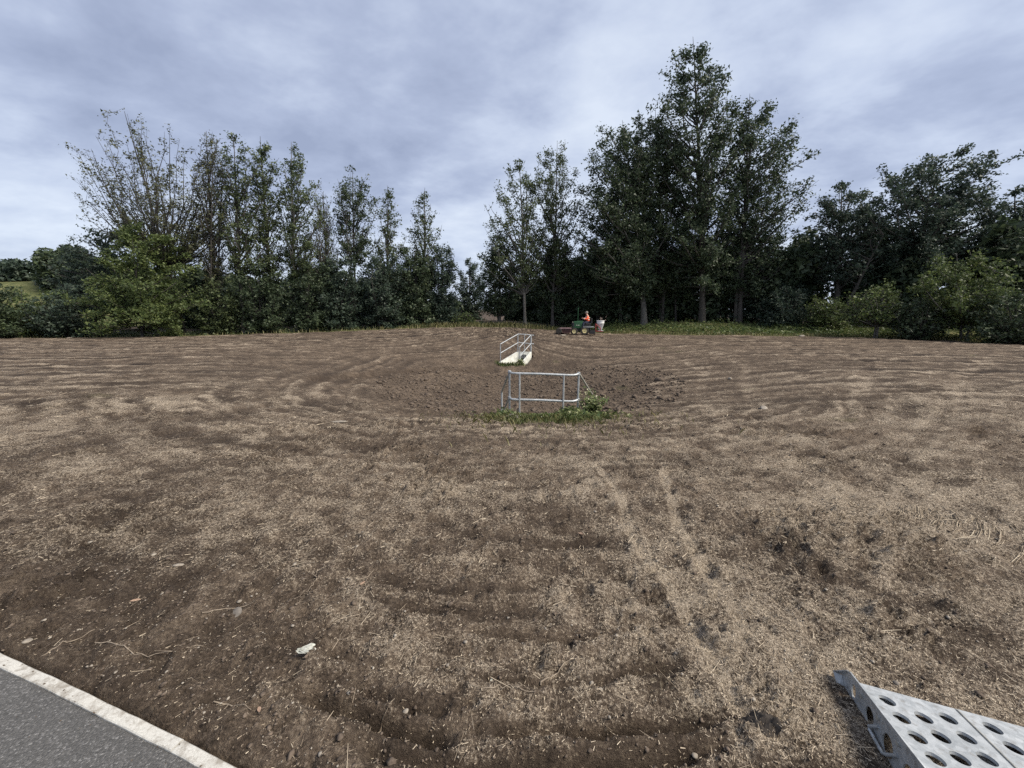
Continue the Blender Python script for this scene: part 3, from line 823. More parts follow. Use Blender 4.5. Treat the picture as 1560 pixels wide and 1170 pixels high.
# bent carrying handle
h0 = P0 + e2 * .177 + upf * -.055 + nf * .008; h1 = P0 + e2 * .295 + upf * -.068 + nf * .008
hp = [h0, h0 + nf * .012 + upf * -.036 - e2 * .040, h0 + nf * .014 + upf * -.044 - e2 * .034, h1 + nf * .014 + upf * -.052 - e2 * .062, h1 + nf * .012 + upf * -.044 - e2 * .050, h1]
m = MB(); m.tube([q(p) for p in hp], .0065, 10); m.build('handle', M['galv_ramp'], rampo, smooth=True)
for sv in (.055, .172, .295, .42, .545, .68):
    cb = P0 + e2 * sv + upf * -.022 + nf * .007
    m = MB(); m.tube([q(cb), q(cb + nf * .007)], .009, 6); m.build('bolt', M['galv_worn'], rampo)
m = MB()
for k in range(3):
    c = P0 + e1 * (.06 + .25 * k) + nn * -.02
    m.box((-.012, .02, -.035), (.012, LEN, 0), mat=iv @ frame(e1, e2, nn, c) if e1.cross(e2).z > 0 else iv @ frame(-e1, e2, nn, c))
m.build('under_rib', M['galv_ramp'], rampo)
m = MB()
s0 = P0 + e1 * .349 + e2 * .02 + nn * .004; s1 = P0 + e1 * .349 + e2 * LEN + nn * .004
m.tube([q(s0), q(s1)], .004, 6); m.build('hinge_seam', M['galv_worn'], rampo)

# ------------------------------------------------------------------ compact tractor with front roller and spreader
TA = math.pi - R(9)
tx, ty = 5.80, 31.75
tz = gz(tx, ty) + .0
tr = empty('tractor', (tx, ty, tz), TA)
tag(tr, 'small green tractor with red front cultivator and white spreader hopper at the wood edge', 'tractor')
def wheel(x, y, r, w, rim_r):
    m = MB()
    m.lathe([(rim_r, -w / 2), (r * .9, -w / 2), (r, -w * .36), (r, w * .36), (r * .9, w / 2), (rim_r, w / 2)], 'Y', (0, 0, 0), 28, close=False)
    for k in range(18):
        a = 2 * math.pi * k / 18
        m.box((-.02, -w * .42, r - .012), (.02, w * .42, r + .018), mat=Matrix.Rotation(a, 4, 'Y'))
    t = m.build('tyre', M['rubber'], tr, smooth=True, loc=(x, y, r))
    s = 1 if y > 0 else -1
    m = MB(); m.lathe([(rim_r + .01, -s * w * .3), (rim_r + .01, s * w * .46), (rim_r * .85, s * w * .46), (rim_r * .75, s * w * .36), (rim_r * .35, s * w * .32), (rim_r * .3, s * w * .44), (.01, s * w * .44)], 'Y', (0, 0, 0), 24, close=False)
    m.build('rim', M['yellow_rim'], t, smooth=True)
for s in (1, -1):
    wheel(0, .46 * s, .33, .26, .19); wheel(.82, .42 * s, .27, .19, .16)
m = MB(); m.box((-.45, -.18, .26), (.95, .18, .52), .02); m.box((-.10, -.36, .28), (.10, .36, .40), .02); m.box((.76, -.34, .23), (.88, .34, .31), .01)
m.build('chassis', M['black_paint'], tr)
m = MB(); m.prism([(.10, .50), (.90, .48), (.95, .60), (.93, .98), (.84, 1.05), (.16, 1.10), (.08, 1.04)], -.29, .29)
bmesh.ops.bevel(m.bm, geom=m.bm.edges[:], offset=.035, segments=3, profile=.6, affect='EDGES')
bn = m.build('bonnet', M['green_paint'], tr, smooth=True)
m = MB(); m.box((.945, -.23, .58), (1.02, .23, .95), .01)
for k in range(5): m.box((1.022, -.21, .62 + .062 * k), (1.03, .21, .645 + .062 * k))
m.box((.82, .292, .60), (.93, .30, .95)); m.build('grille', M['black_paint'], bn)
for s in (.2915, -.2965):
    m = MB(); m.box((.40, s, .74), (.68, s + .005, .765)); m.build('side_stripe', M['reflective'], bn)
for s in (1, -1):
    m = MB(); m.lathe([(.045, 0), (.05, .012), (.01, .02)], 'X', (.945, .13 * s, .99), 14); m.build('headlight', M['reflective'], tr)
for s in (1, -1):
    m = MB(); m.box((-.72, .30 * s if s > 0 else -.60, .60), (.14, .60 if s > 0 else -.30, .635), .008); m.build('mudguard', M['grey_deck'], tr)
m = MB(); m.box((-.50, -.24, .80), (.02, .24, .92), .035); m.box((-.58, -.23, .90), (-.47, .23, 1.30), .035); m.build('seat', M['black_paint'], tr)
m = MB(); m.box((-.48, -.22, .50), (.02, .22, .80), .01); m.box((-.05, -.5, .40), (.30, .5, .44)); m.build('seat_base', M['black_paint'], tr)
m = MB(); m.tube([(.20, 0, .95), (.14, 0, 1.26)], .03, 8); m.build('steering_column', M['black_paint'], tr)
tw = MB()
ringp = [Vector((.13, 0, 1.27)) + Vector((.10 * math.cos(a), .18 * math.sin(a), .14 * math.cos(a))) for a in np.linspace(0, 2 * math.pi, 21)]
tw.tube(ringp, .015, 6, cap=False); tw.tube([ringp[0], ringp[10]], .012, 6); tw.build('steering_wheel', M['black_paint'], tr)
m = MB(); m.tube([(.55, .27, .8), (.55, .27, 2.04), (.50, .24, 2.10), (.50, -.24, 2.10), (.55, -.27, 2.04), (.55, -.27, .8)], .017, 8); m.build('roll_bar', M['green_paint'], tr, smooth=True)
# front cultivator: long low dark red frame with a roller at its nose
for s in (1, -1):
    m = MB(); m.tube([(.9, .3 * s, .34), (1.25, .5 * s, .42)], .03, 8); m.build('lift_arm', M['roller_red'], tr)
m = MB(); m.box((1.05, -.62, .30), (1.92, .62, .46), .02); m.box((1.15, -.60, .12), (1.75, .60, .30), .01)
for k in range(12): m.tube([(1.3, -.55 + .1 * k, .14), (1.25, -.55 + .1 * k, .0)], .012, 5)
m.build('tine_box', M['roller_red'], tr)
m = MB(); m.box((1.03, .58, .462), (1.98, .66, .535), .01); m.box((1.03, -.66, .462), (1.98, -.58, .535), .01); m.box((1.30, -.575, .462), (1.38, .575, .52), .01); m.build('roller_cover', M['roller_cover'], tr)
m = MB(); m.lathe([(.05, -.60), (.20, -.59), (.20, .59), (.05, .60)], 'Y', (2.02, 0, .22), 20)
for k in range(14):
    for j in range(-5, 6):
        m.box((-.012, j * .1 - .02, .19), (.012, j * .1 + .02, .225), mat=Matrix.Translation((2.02, 0, .22)) @ Matrix.Rotation(2 * math.pi * k / 14 + j * .2, 4, 'Y'))
m.build('roller_drum', M['roller_red'], tr)
for s in (1, -1):
    m = MB(); m.lathe([(.04, -.03), (.20, -.03), (.235, 0), (.20, .03), (.04, .03)], 'Y', (2.02, .66 * s, .30), 20); m.build('end_wheel', M['rubber'], tr, smooth=True)
# spreader on the rear linkage
hx = -1.22
m = MB(); m.tube([(-.4, .2, .35), (-.85, .3, .42)], .03, 8); m.tube([(-.4, -.2, .35), (-.85, -.3, .42)], .03, 8); m.tube([(-.4, 0, .6), (-.85, 0, .85)], .025, 8); m.build('rear_linkage', M['black_paint'], tr)
m = MB()
for s in (1, -1):
    m.tube([(-.85, .30 * s, .25), (-.85, .30 * s, .86)], .035, 8); m.tube([(-.85, .30 * s, .28), (hx - .2, .30 * s, .28)], .035, 8)
    m.tube([(-.85, .30 * s, .84), (hx, .28 * s, .52)], .03, 8); m.tube([(hx, .28 * s, .28), (hx, .28 * s, .54)], .03, 8)
m.tube([(-.85, -.3, .86), (-.85, .3, .86)], .035, 8); m.tube([(-.85, -.3, .5), (-.85, .3, .5)], .035, 8)
m.build('spreader_frame', M['red_paint'], tr, smooth=True)
m = MB(); m.lathe([(.05, .30), (.24, .31), (.24, .34), (.05, .36)], 'Z', (hx, 0, 0), 20); m.build('spinner_disc', M['grey_deck'], tr)
m = MB(); m.lathe([(.10, .40), (.16, .46), (.27, .88), (.29, .90), (.29, 1.04), (.31, 1.06), (.31, 1.12), (.27, 1.12), (.25, .92), (.12, .5)], 'Z', (hx, 0, 0), 28, close=False)
m.build('hopper', M['plastic_white'], tr, smooth=True)
m = MB(); m.box((-.80, -.62, .08), (-.36, .62, .34), .03)
for k in range(14): m.tube([(-.75, -.58 + .09 * k, .12), (-.80, -.58 + .09 * k, .0)], .012, 5)
m.build('rake_box', M['black_paint'], tr)

# ------------------------------------------------------------------ driver
def skin_mesh(name, joints, edges, sub=1):
    """joints: name -> (co, radius); first joint is the root"""
    names = list(joints); ix = {n: i for i, n in enumerate(names)}
    me = bpy.data.meshes.new(name)
    me.from_pydata([joints[n][0] for n in names], [(ix[a], ix[b]) for a, b in edges], [])
    ob = bpy.data.objects.new(name, me); col.objects.link(ob)
    md = ob.modifiers.new('skin', 'SKIN'); md.use_smooth_shade = True
    for i, n in enumerate(names):
        r = joints[n][1]; r = r if isinstance(r, tuple) else (r, r)
        me.skin_vertices[0].data[i].radius = r
        me.skin_vertices[0].data[i].use_root = (i == 0)
    if sub:
        sb = ob.modifiers.new('sub', 'SUBSURF'); sb.levels = sub; sb.render_levels = sub
    dg = bpy.context.evaluated_depsgraph_get(); dg.update()
    out = bpy.data.meshes.new_from_object(ob.evaluated_get(dg)); out.name = name
    bpy.data.objects.remove(ob, do_unlink=True); bpy.data.meshes.remove(me)
    return out
def chain(J, E, names):
    for a, b in zip(names[:-1], names[1:]): E.append((a, b))
Rz = Matrix.Rotation(TA, 4, 'Z')
seat_w = Vector((tx, ty, tz)) + Rz @ Vector((-.26, 0, .93))
per = empty('person', seat_w, TA + R(14))
tag(per, 'person in an orange jacket and navy trousers driving the small green tractor', 'person')
J = {'pelvis': ((0, 0, .06), (.15, .12)), 'waist': ((.02, 0, .22), (.145, .11)), 'chest': ((.05, 0, .42), (.17, .12)), 'collar': ((.08, 0, .56), (.10, .08)), 'neck': ((.11, 0, .63), .055), 'jaw': ((.14, 0, .70), (.068, .07)), 'brow': ((.14, 0, .78), (.078, .09)), 'crown': ((.13, 0, .855), .06), 'nose': ((.232, 0, .735), .014)}
E = []
chain(J, E, ['pelvis', 'waist', 'chest', 'collar', 'neck', 'jaw', 'brow', 'crown']); E.append(('jaw', 'nose'))
for s, t in ((1, 'l'), (-1, 'r')):
    wr = (.40, .15 * s, .345) if s > 0 else (.42, -.13, .36)
    hd = (.46, .13 * s, .36)
    J.update({t + 'sho': ((.07, .20 * s, .50), .07), t + 'elb': ((.17, .30 * s, .27), .05), t + 'wri': (wr, .034), t + 'palm': (hd, (.042, .02)),
              t + 'hip': ((.03, .10 * s, .03), .095), t + 'knee': ((.42, .19 * s, .05), .068), t + 'ank': ((.46, .22 * s, -.34), .046), t + 'toe': ((.60, .24 * s, -.385), .042)})
    chain(J, E, ['collar', t + 'sho', t + 'elb', t + 'wri', t + 'palm']); chain(J, E, ['pelvis', t + 'hip', t + 'knee', t + 'ank', t + 'toe'])
    for k in range(4):
        b = Vector(hd) + Vector((.02, (-.03 + .02 * k) , .004 * k))
        ln = (.075, .085, .08, .06)[k]
        J[f'{t}f{k}a'] = (tuple(b + Vector((ln * .5, 0, .012))), .010); J[f'{t}f{k}b'] = (tuple(b + Vector((ln * .85, 0, -.012))), .009)
        E += [(t + 'palm', f'{t}f{k}a'), (f'{t}f{k}a', f'{t}f{k}b')]
    J[t + 'tha'] = (tuple(Vector(hd) + Vector((0, -.045 * s, .02))), .011); J[t + 'thb'] = (tuple(Vector(hd) + Vector((.035, -.06 * s, .015))), .010)
    E += [(t + 'palm', t + 'tha'), (t + 'tha', t + 'thb')]
link_mesh('body', skin_mesh('body', J, E), M['skin'], per, smooth=True)
def garment(name, keys, grow, mat, ends={}):
    jj = {}; ee = []
    for k in keys:
        co, r = J[k]; r = r if isinstance(r, tuple) else (r, r)
        jj[k] = (ends.get(k, co), (r[0] + grow, r[1] + grow))
    ee = [(a, b) for a, b in E if a in jj and b in jj]
    return link_mesh(name, skin_mesh(name, jj, ee), mat, per, smooth=True)
garment('jacket', ['waist', 'chest', 'collar', 'lsho', 'lelb', 'lwri', 'rsho', 'relb', 'rwri', 'pelvis'], .025, M['hivis'], {'pelvis': (0, 0, .10)})
garment('trousers', ['pelvis', 'lhip', 'lknee', 'lank', 'rhip', 'rknee', 'rank'], .022, M['navy'])
for s, t in ((1, 'l'), (-1, 'r')):
    bj = {t + 'ank': (J[t + 'ank'][0], .062), t + 'toe': (J[t + 'toe'][0], .055)}
    link_mesh('boot', skin_mesh('boot', bj, [(t + 'ank', t + 'toe')]), M['boot'], per, smooth=True)
m = MB()
for z, r in ((.27, (.178, .148)), (.40, (.196, .152))):
    rg = [Vector((.04 + r[1] * math.cos(a), r[0] * math.sin(a), z)) for a in np.linspace(0, 2 * math.pi, 25)]
    m.tube(rg, .022, 6, cap=False)
m.build('reflective_band', M['reflective'], per)
for s in (1, -1):
    m = MB(); a_, b_ = Vector((.33, .20 * s, .325)), Vector((.37, .175 * s, .337)); m.tube([a_, b_], .068, 12, cap=False); m.build('reflective_band', M['reflective'], per)
    m = MB(); m.tube([Vector((.14, .09 * s, .52)), Vector((.205, .09 * s, .40)), Vector((.19, .09 * s, .28))], .02, 6); m.build('reflective_band', M['reflective'], per)
m = MB(); m.lathe([(.108, .775), (.108, .80), (.098, .86), (.06, .90), (.01, .912)], 'Z', (.135, 0, 0), 20, close=False); m.box((.20, -.075, .780), (.32, .075, .795), .006); m.build('cap', M['hair'], per, smooth=True)
# ------------------------------------------------------------------ trees
TREES = [
    ('bare_left', 'sparse', -27.11, 33, [(17.05, -29.3, 0.67), (16.28, -29.48, 2.22), (14.44, -27.29, 4.55), (12.33, -27.74, 5.5), (10.41, -27.78, 5.3), (8.44, -27.96, 4.96), (6.69, -26.8, 2.64), (5.41, -26.48, 1.25)]),
    ('stem_a', 'sparse', -24.59, 33, [(15.78, -23.44, 0.63), (14.44, -23.17, 1.19), (11.85, -23.33, 1.28), (8.94, -23.66, 1.36), (5.92, -23.97, 1.19), (3.86, -24.11, 1.07)]),
    ('green_tip', 'medium', -22.29, 33, [(15.41, -21.43, 0.43), (13.74, -21.05, 1.78), (10.89, -21.06, 1.88), (8.69, -21.32, 1.75), (6.43, -21.66, 1.32), (4.38, -21.85, 1.12)]),
    ('multi_a', 'medium', -20.37, 34, [(15.83, -19.83, 0.26), (14.59, -19.47, 0.96), (12.16, -19.65, 1.27), (9.66, -19.81, 1.61), (6.58, -20.14, 1.41), (3.92, -20.42, 1.1)]),
    ('multi_b', 'medium', -18.73, 34.5, [(15.65, -17.85, 0.26), (14.29, -17.5, 1.17), (12.31, -17.1, 1.98), (9.78, -17.22, 2.01), (7.18, -17.57, 1.6), (4.5, -17.93, 1.17)]),
    ('fill_d', 'sparse', -16.68, 36, [(12.25, -16.27, 0.56), (10.13, -16.16, 0.96), (7.41, -16.32, 1.15), (4.62, -16.49, 0.99)]),
    ('round_top', 'tuft', -14.62, 37, [(14.35, -14.0, 0.74), (13.72, -13.87, 1.72), (12.0, -13.87, 2.02), (10.08, -14.09, 1.95), (8.13, -14.11, 1.5), (5.86, -14.15, 1.04)]),
    ('narrow_a', 'medium', -11.81, 38, [(13.38, -11.22, 0.24), (11.72, -11.19, 0.83), (9.46, -11.25, 1.26), (6.56, -11.35, 1.46), (3.58, -11.51, 1.24)]),
    ('narrow_b', 'medium', -8.51, 39, [(13.52, -8.13, 0.3), (11.98, -8.31, 0.98), (9.66, -8.46, 1.3), (7.29, -8.3, 1.56), (4.25, -8.42, 1.33)]),
    ('bushy_c', 'dense', -6.96, 39, [(8.6, -6.64, 0.43), (7.58, -6.7, 1.4), (5.47, -6.86, 1.95), (3.0, -6.88, 2.04), (0.8, -6.91, 1.77)]),
    ('far_gap', 'dense', -5.49, 52, [(8.65, -5.17, 0.5), (7.12, -5.03, 1.68), (4.25, -5.08, 2.12), (0.91, -5.18, 1.93)]),
    ('low_round', 'dense', -1.29, 39, [(8.95, -1.24, 0.5), (7.88, -1.34, 1.46), (6.08, -1.35, 1.98), (4.25, -1.39, 2.03), (2.06, -1.41, 1.66)]),
    ('birch_a', 'airy', 1.25, 38, [(15.67, 0.67, 0.5), (14.48, 0.41, 1.47), (12.28, 0.33, 2.4), (10.03, 0.21, 2.91), (7.73, 0.21, 2.94), (5.38, 0.34, 2.48)]),
    ('birch_b', 'airy', 3.94, 38.5, [(17.15, 4.11, 0.71), (16.39, 3.54, 1.65), (14.09, 3.76, 2.21), (11.28, 3.93, 2.36), (8.98, 3.97, 2.38), (5.42, 4.1, 2.11)]),
    ('low_d', 'dense', 4.62, 40, [(9.26, 4.51, 0.7), (7.73, 4.41, 2.62), (5.57, 4.46, 3.03), (3.04, 4.51, 2.94), (0.97, 4.61, 2.5)]),
    ('big_left', 'dense2', 12.12, 36.5, [(18.07, 9.39, 0.66), (17.06, 9.36, 2.03), (15.02, 9.26, 3.09), (12.39, 9.16, 3.7), (9.7, 9.34, 3.8), (6.93, 9.58, 3.51), (4.66, 10.02, 3.22), (3.21, 10.56, 2.53)]),
    ('slim', 'medium', 10.36, 38, [(12.28, 9.35, 0.74), (10.03, 9.45, 1.95), (7.14, 9.58, 2.28), (4.78, 9.69, 2.0)]),
    ('tallest', 'dense2', 17.16, 36, [(23.88, 14.5, 0.58), (22.9, 14.48, 1.54), (21.49, 14.75, 2.35), (19.32, 14.78, 3.7), (16.85, 15.2, 3.97), (13.81, 15.58, 4.17), (10.66, 16.11, 4.24), (7.96, 16.62, 4.01), (5.75, 16.89, 3.68), (3.48, 17.14, 3.08)]),
    ('right_wing', 'airy2', 20.03, 35.5, [(19.56, 19.09, 0.58), (18.59, 19.35, 1.6), (17.14, 20.36, 2.69), (14.65, 20.98, 3.25), (12.1, 21.32, 3.35), (10.01, 21.75, 3.3), (7.87, 21.53, 2.77), (5.14, 21.35, 2.72), (3.17, 21.27, 2.17)]),
    ('low_e', 'dense', 8.37, 39, [(8.48, 8.07, 0.93), (6.68, 8.2, 2.44), (4.25, 8.39, 2.69), (1.75, 8.48, 2.4)]),
    ('low_f', 'dense', 15.85, 40, [(8.53, 15.29, 1.27), (6.5, 15.43, 2.89), (3.99, 15.67, 3.32), (1.43, 15.88, 3.06)]),
    ('low_g', 'dense', 23.18, 36, [(7.69, 22.38, 1.15), (6.03, 22.57, 2.89), (3.77, 22.94, 3.51), (1.46, 23.32, 3.31)]),
    ('group_a', 'dense3', 26.84, 33, [(11.76, 25.7, 0.97), (10.89, 26.37, 2.24), (8.94, 26.71, 2.74), (6.94, 26.95, 2.82), (4.9, 27.22, 2.61)]),
    ('group_b', 'dense3', 30.82, 32, [(13.7, 31.92, 0.49), (13.47, 32.35, 3.05), (12.56, 32.01, 3.83), (11.08, 31.83, 4.66), (9.2, 32.38, 4.91), (7.27, 32.86, 4.84), (5.05, 33.27, 4.38)]),
    ('group_c', 'dense3', 37.56, 30, [(10.59, 35.5, 0.93), (9.84, 36.02, 2.46), (7.83, 37.17, 3.68), (5.54, 37.81, 4.09), (3.19, 38.14, 3.86)]),
    ('sapling_big', 'light', 29.59, 26, [(5.72, 28.25, 0.42), (5.04, 28.49, 1.57), (3.82, 28.94, 2.84), (2.59, 29.29, 3.06), (1.54, 29.49, 2.78), (0.9, 29.62, 2.15)]),
    ('sapling_small', 'light', 25.21, 27.5, [(3.94, 25.15, 0.31), (3.51, 25.16, 0.96), (2.85, 24.93, 1.61), (1.97, 24.84, 1.85), (1.3, 24.81, 1.54)]),
    ('bush_r1', 'light', 24.37, 31, [(3.14, 24.06, 0.58), (2.5, 24.27, 1.47), (1.5, 24.41, 1.68), (0.59, 24.54, 1.59)]),
    ('bush_r2', 'bush', 27.26, 26.5, [(2.81, 26.78, 0.43), (2.18, 26.81, 1.3), (1.32, 26.98, 1.59), (0.37, 27.15, 1.47)]),
    ('bush_r3', 'bush', 30.04, 23.5, [(3.25, 29.28, 0.48), (2.51, 29.64, 1.82), (1.37, 29.98, 2.51), (0.14, 30.36, 2.44)]),
    ('bush_r0', 'bush', 22.64, 33, [(3.86, 22.23, 0.8), (2.92, 22.29, 1.83), (1.75, 22.48, 2.17), (0.57, 22.62, 2.02)]),
    ('hazel', 'light', -28.41, 30.5, [(8.71, -27.28, 0.6), (7.93, -27.19, 2.17), (6.31, -27.18, 3.05), (4.66, -27.62, 3.79), (2.97, -27.94, 4.37), (1.25, -28.22, 4.52), (0.36, -28.26, 4.04)]),
    ('dark_left', 'dark', -35.50, 34, [(9.15, -32.75, 1.07), (8.23, -33.51, 2.21), (6.84, -34.68, 3.15), (5.52, -34.89, 3.7), (3.92, -34.77, 3.31), (2.3, -34.93, 2.92)]),
    ('hedge_a', 'bush', -38.04, 31, [(3.73, -37.49, 1.26), (3.14, -38.0, 2.9), (2.0, -38.37, 3.56), (0.23, -38.62, 3.47)]),
    ('hedge_b', 'bush', -34.14, 30.5, [(3.89, -33.38, 0.74), (3.22, -33.64, 1.86), (2.0, -33.88, 2.37), (0.26, -34.14, 2.22)]),
    ('hedge_c', 'bush', -38.48, 29, [(4.06, -37.91, 1.06), (3.15, -38.12, 2.48), (1.75, -38.33, 3.09), (0.24, -38.68, 2.88)]),
    ('fill_a', 'bush', -24.32, 33, [(4.64, -23.74, 0.8), (3.86, -23.79, 1.93), (2.28, -23.99, 2.38), (0.35, -24.23, 2.18)]),
    ('fill_b', 'bush', -21.08, 33.5, [(5.73, -20.33, 0.94), (4.42, -20.47, 2.03), (2.56, -20.73, 2.38), (0.39, -20.99, 2.16)]),
    ('fill_c', 'bush', -17.70, 34.5, [(6.11, -17.09, 0.91), (4.77, -17.15, 1.81), (2.86, -17.29, 2.2), (0.46, -17.5, 2.0)]),
    ('fill_e', 'dense', -15.56, 35.5, [(7.06, -14.9, 0.71), (5.97, -14.98, 1.85), (3.46, -15.2, 2.25), (0.59, -15.42, 2.05)]),
    ('fill_f', 'dense', -12.07, 36.5, [(7.04, -11.56, 0.82), (5.92, -11.54, 1.85), (3.51, -11.65, 2.26), (0.56, -11.81, 2.05)]),
    ('fill_g', 'dense', -9.42, 38, [(8.19, -9.08, 0.61), (6.85, -9.23, 1.61), (4.18, -9.25, 1.97), (0.64, -9.41, 1.76)]),
    ('inner_a', 'airy2', 14.11, 38, [(19.78, 12.44, 0.71), (18.22, 12.45, 1.96), (15.02, 12.59, 2.64), (11.16, 12.83, 2.98), (7.14, 13.23, 2.89), (4.18, 13.57, 2.47)]),
    ('yellow_bush', 'light', -4.58, 38, [(2.0, -4.55, 0.44), (1.5, -4.56, 1.06), (0.64, -4.55, 1.22)]),
]
LABELS = {
 'bare_left': ('tree', 'sparse half bare spreading tree leaning left at the left end of the wood', 'bark_dark', 'leaf_autumn'),
 'stem_a': ('tree', 'thin half bare tree just right of the spreading half bare tree', 'bark', 'leaf_autumn'),
 'green_tip': ('tree', 'slender tree with greyish green upper leaves left of the many stemmed pale trunks', 'bark', 'leaf_mid'),
 'multi_a': ('tree', 'tall upright tree of the left group with the highest pointed leafy top', 'bark', 'leaf_mid'),
 'multi_b': ('tree', 'tall full upright tree of the left group with pale trunk above dark shrubs', 'bark_pale', 'leaf_mid'),
 'fill_d': ('tree', 'thin see through young tree between full upright tree and round topped tree', 'bark', 'leaf_mid'),
 'round_top': ('tree', 'slim bare stemmed tree with a dense rounded tuft of leaves on top', 'bark', 'leaf_dark'),
 'narrow_a': ('tree', 'narrow spire shaped tree just right of the round tufted tree', 'bark', 'leaf_mid'),
 'narrow_b': ('tree', 'narrow airy pointed tree standing last before the gap in the wood', 'bark', 'leaf_mid'),
 'bushy_c': ('tree', 'dense low leafy tree ending the left wood beside the sky gap', 'bark', 'leaf_blue'),
 'far_gap': ('tree', 'distant low tree in the sky gap between the two woods', 'bark', 'leaf_blue'),
 'low_round': ('tree', 'low dense tree on the right rim of the sky gap', 'bark', 'leaf_dark'),
 'birch_a': ('tree', 'airy light leaved tree with slim trunk first right of the sky gap', 'bark_pale', 'leaf_mid'),
 'birch_b': ('tree', 'taller airy tree behind the tractor left of the dense dark trees', 'bark', 'leaf_mid'),
 'low_d': ('tree', 'dark dense low tree filling the wood behind the front of the tractor', 'bark_dark', 'leaf_dark'),
 'big_left': ('tree', 'big dense dark tree with pale straight trunk just right of the tractor', 'bark_pale', 'leaf_dark'),
 'slim': ('tree', 'slim tree with thin curved stem directly behind the driver', 'bark', 'leaf_mid'),
 'tallest': ('tree', 'tallest tree in the wood with a pointed dense crown', 'bark', 'leaf_dark'),
 'right_wing': ('tree', 'wide airy dark tree right of the tallest tree reaching towards open sky', 'bark', 'leaf_dark'),
 'low_e': ('tree', 'low dark tree in deep shade behind the white hopper', 'bark_dark', 'leaf_dark'),
 'low_f': ('tree', 'low dark tree between the pale trunk and the trunk of the tallest tree', 'bark_dark', 'leaf_dark'),
 'low_g': ('tree', 'low bluish dark tree under the wide airy tree at the wood edge', 'bark_dark', 'leaf_blue'),
 'group_a': ('tree', 'leftmost dense tree of the dark group at the right with forked trunk', 'bark', 'leaf_blue'),
 'group_b': ('tree', 'broad dense dark tree with the highest layered crown of the right group', 'bark', 'leaf_blue'),
 'group_c': ('tree', 'dense dark tree cut off by the right edge of the picture', 'bark', 'leaf_blue'),
 'sapling_big': ('tree', 'small light green leaning tree in front of the dark right group', 'bark_pale', 'leaf_light'),
 'sapling_small': ('tree', 'young yellowish green tree on one thin pale stem by the grass strip', 'bark_pale', 'leaf_light'),
 'bush_r1': ('shrub', 'small light green shrub left of the young yellowish tree', 'bark', 'leaf_light'),
 'bush_r2': ('shrub', 'dark green shrub between the young yellowish tree and the small leaning tree', 'bark', 'leaf_dark'),
 'bush_r3': ('shrub', 'dark shrub at the right edge of the field where the soil ends', 'bark_dark', 'leaf_dark'),
 'bush_r0': ('shrub', 'low bluish green shrub at the wood foot left of the light green shrub', 'bark_dark', 'leaf_blue'),
 'hazel': ('tree', 'rounded bushy tree with yellowing lower leaves in front of the half bare tree', 'bark', 'leaf_light'),
 'dark_left': ('tree', 'dark tree with flat spreading branches behind the rounded yellowing tree', 'bark_dark', 'leaf_blue'),
 'hedge_a': ('shrub', 'bushy green shrub below the yellow grass hill at the left', 'bark_dark', 'leaf_light'),
 'hedge_b': ('shrub', 'dark shrub tucked against the left side of the rounded yellowing tree', 'bark_dark', 'leaf_blue'),
 'hedge_c': ('shrub', 'dark shrub cut off by the left edge of the picture', 'bark_dark', 'leaf_dark'),
 'fill_a': ('shrub', 'mid green shrub at the foot of the thin half bare tree', 'bark_dark', 'leaf_mid'),
 'fill_b': ('shrub', 'green shrub at the foot of the pointed upright tree', 'bark_dark', 'leaf_dark'),
 'fill_c': ('shrub', 'dark shrub around the pale trunk of the full upright tree', 'bark_dark', 'leaf_dark'),
 'fill_e': ('tree', 'dark bushy understorey tree left of the round tufted tree stem', 'bark_dark', 'leaf_blue'),
 'fill_f': ('tree', 'dark bushy understorey tree under the first narrow spire tree', 'bark_dark', 'leaf_blue'),
 'fill_g': ('tree', 'dark bushy understorey tree under the narrow airy pointed tree', 'bark_dark', 'leaf_dark'),
 'inner_a': ('tree', 'leafy dark tree filling the space between big pale trunk and tallest tree', 'bark', 'leaf_mid'),
 'inner_b': ('tree', 'dark tree hidden behind the gap between the tallest tree and its right neighbour', 'bark', 'leaf_dark'),
 'left_back': ('tree', 'pale green airy tree rising behind the many stemmed left group', 'bark', 'leaf_mid'),
 'yellow_bush': ('shrub', 'small yellowish bush on the grass at the foot of the sky gap', 'bark', 'leaf_light'),
}
# style: leaf cover, leaf length, limbs, rise (tangent), cluster spread, trunk radius, stems, lowest limb, twig count
STYLE = {
 'sparse': (1.05, .13, 110, 2.2, .20, .12, 3, .30, 12),
 'airy':   (2.0, .15, 66, 1.4, .26, .14, 1, .20, 9),
 'airy2':  (3.0, .175, 110, .95, .32, .20, 2, .12, 10),
 'medium': (1.9, .145, 54, 1.8, .23, .14, 1, .30, 9),
 'tuft':   (2.2, .145, 50, 2.0, .24, .12, 2, .42, 9),
 'dense':  (4.2, .175, 52, 1.0, .32, .15, 2, .10, 7),
 'dense2': (4.8, .18, 130, .9, .36, .26, 1, .20, 10),
 'dense3': (4.0, .175, 105, .45, .27, .22, 2, .16, 9),
 'dark':   (2.3, .175, 64, .25, .24, .16, 2, .10, 8),
 'light':  (3.9, .14, 66, .85, .24, .07, 2, .20, 8),
 'bush':   (4.2, .155, 50, .9, .28, .05, 5, .04, 7),
}
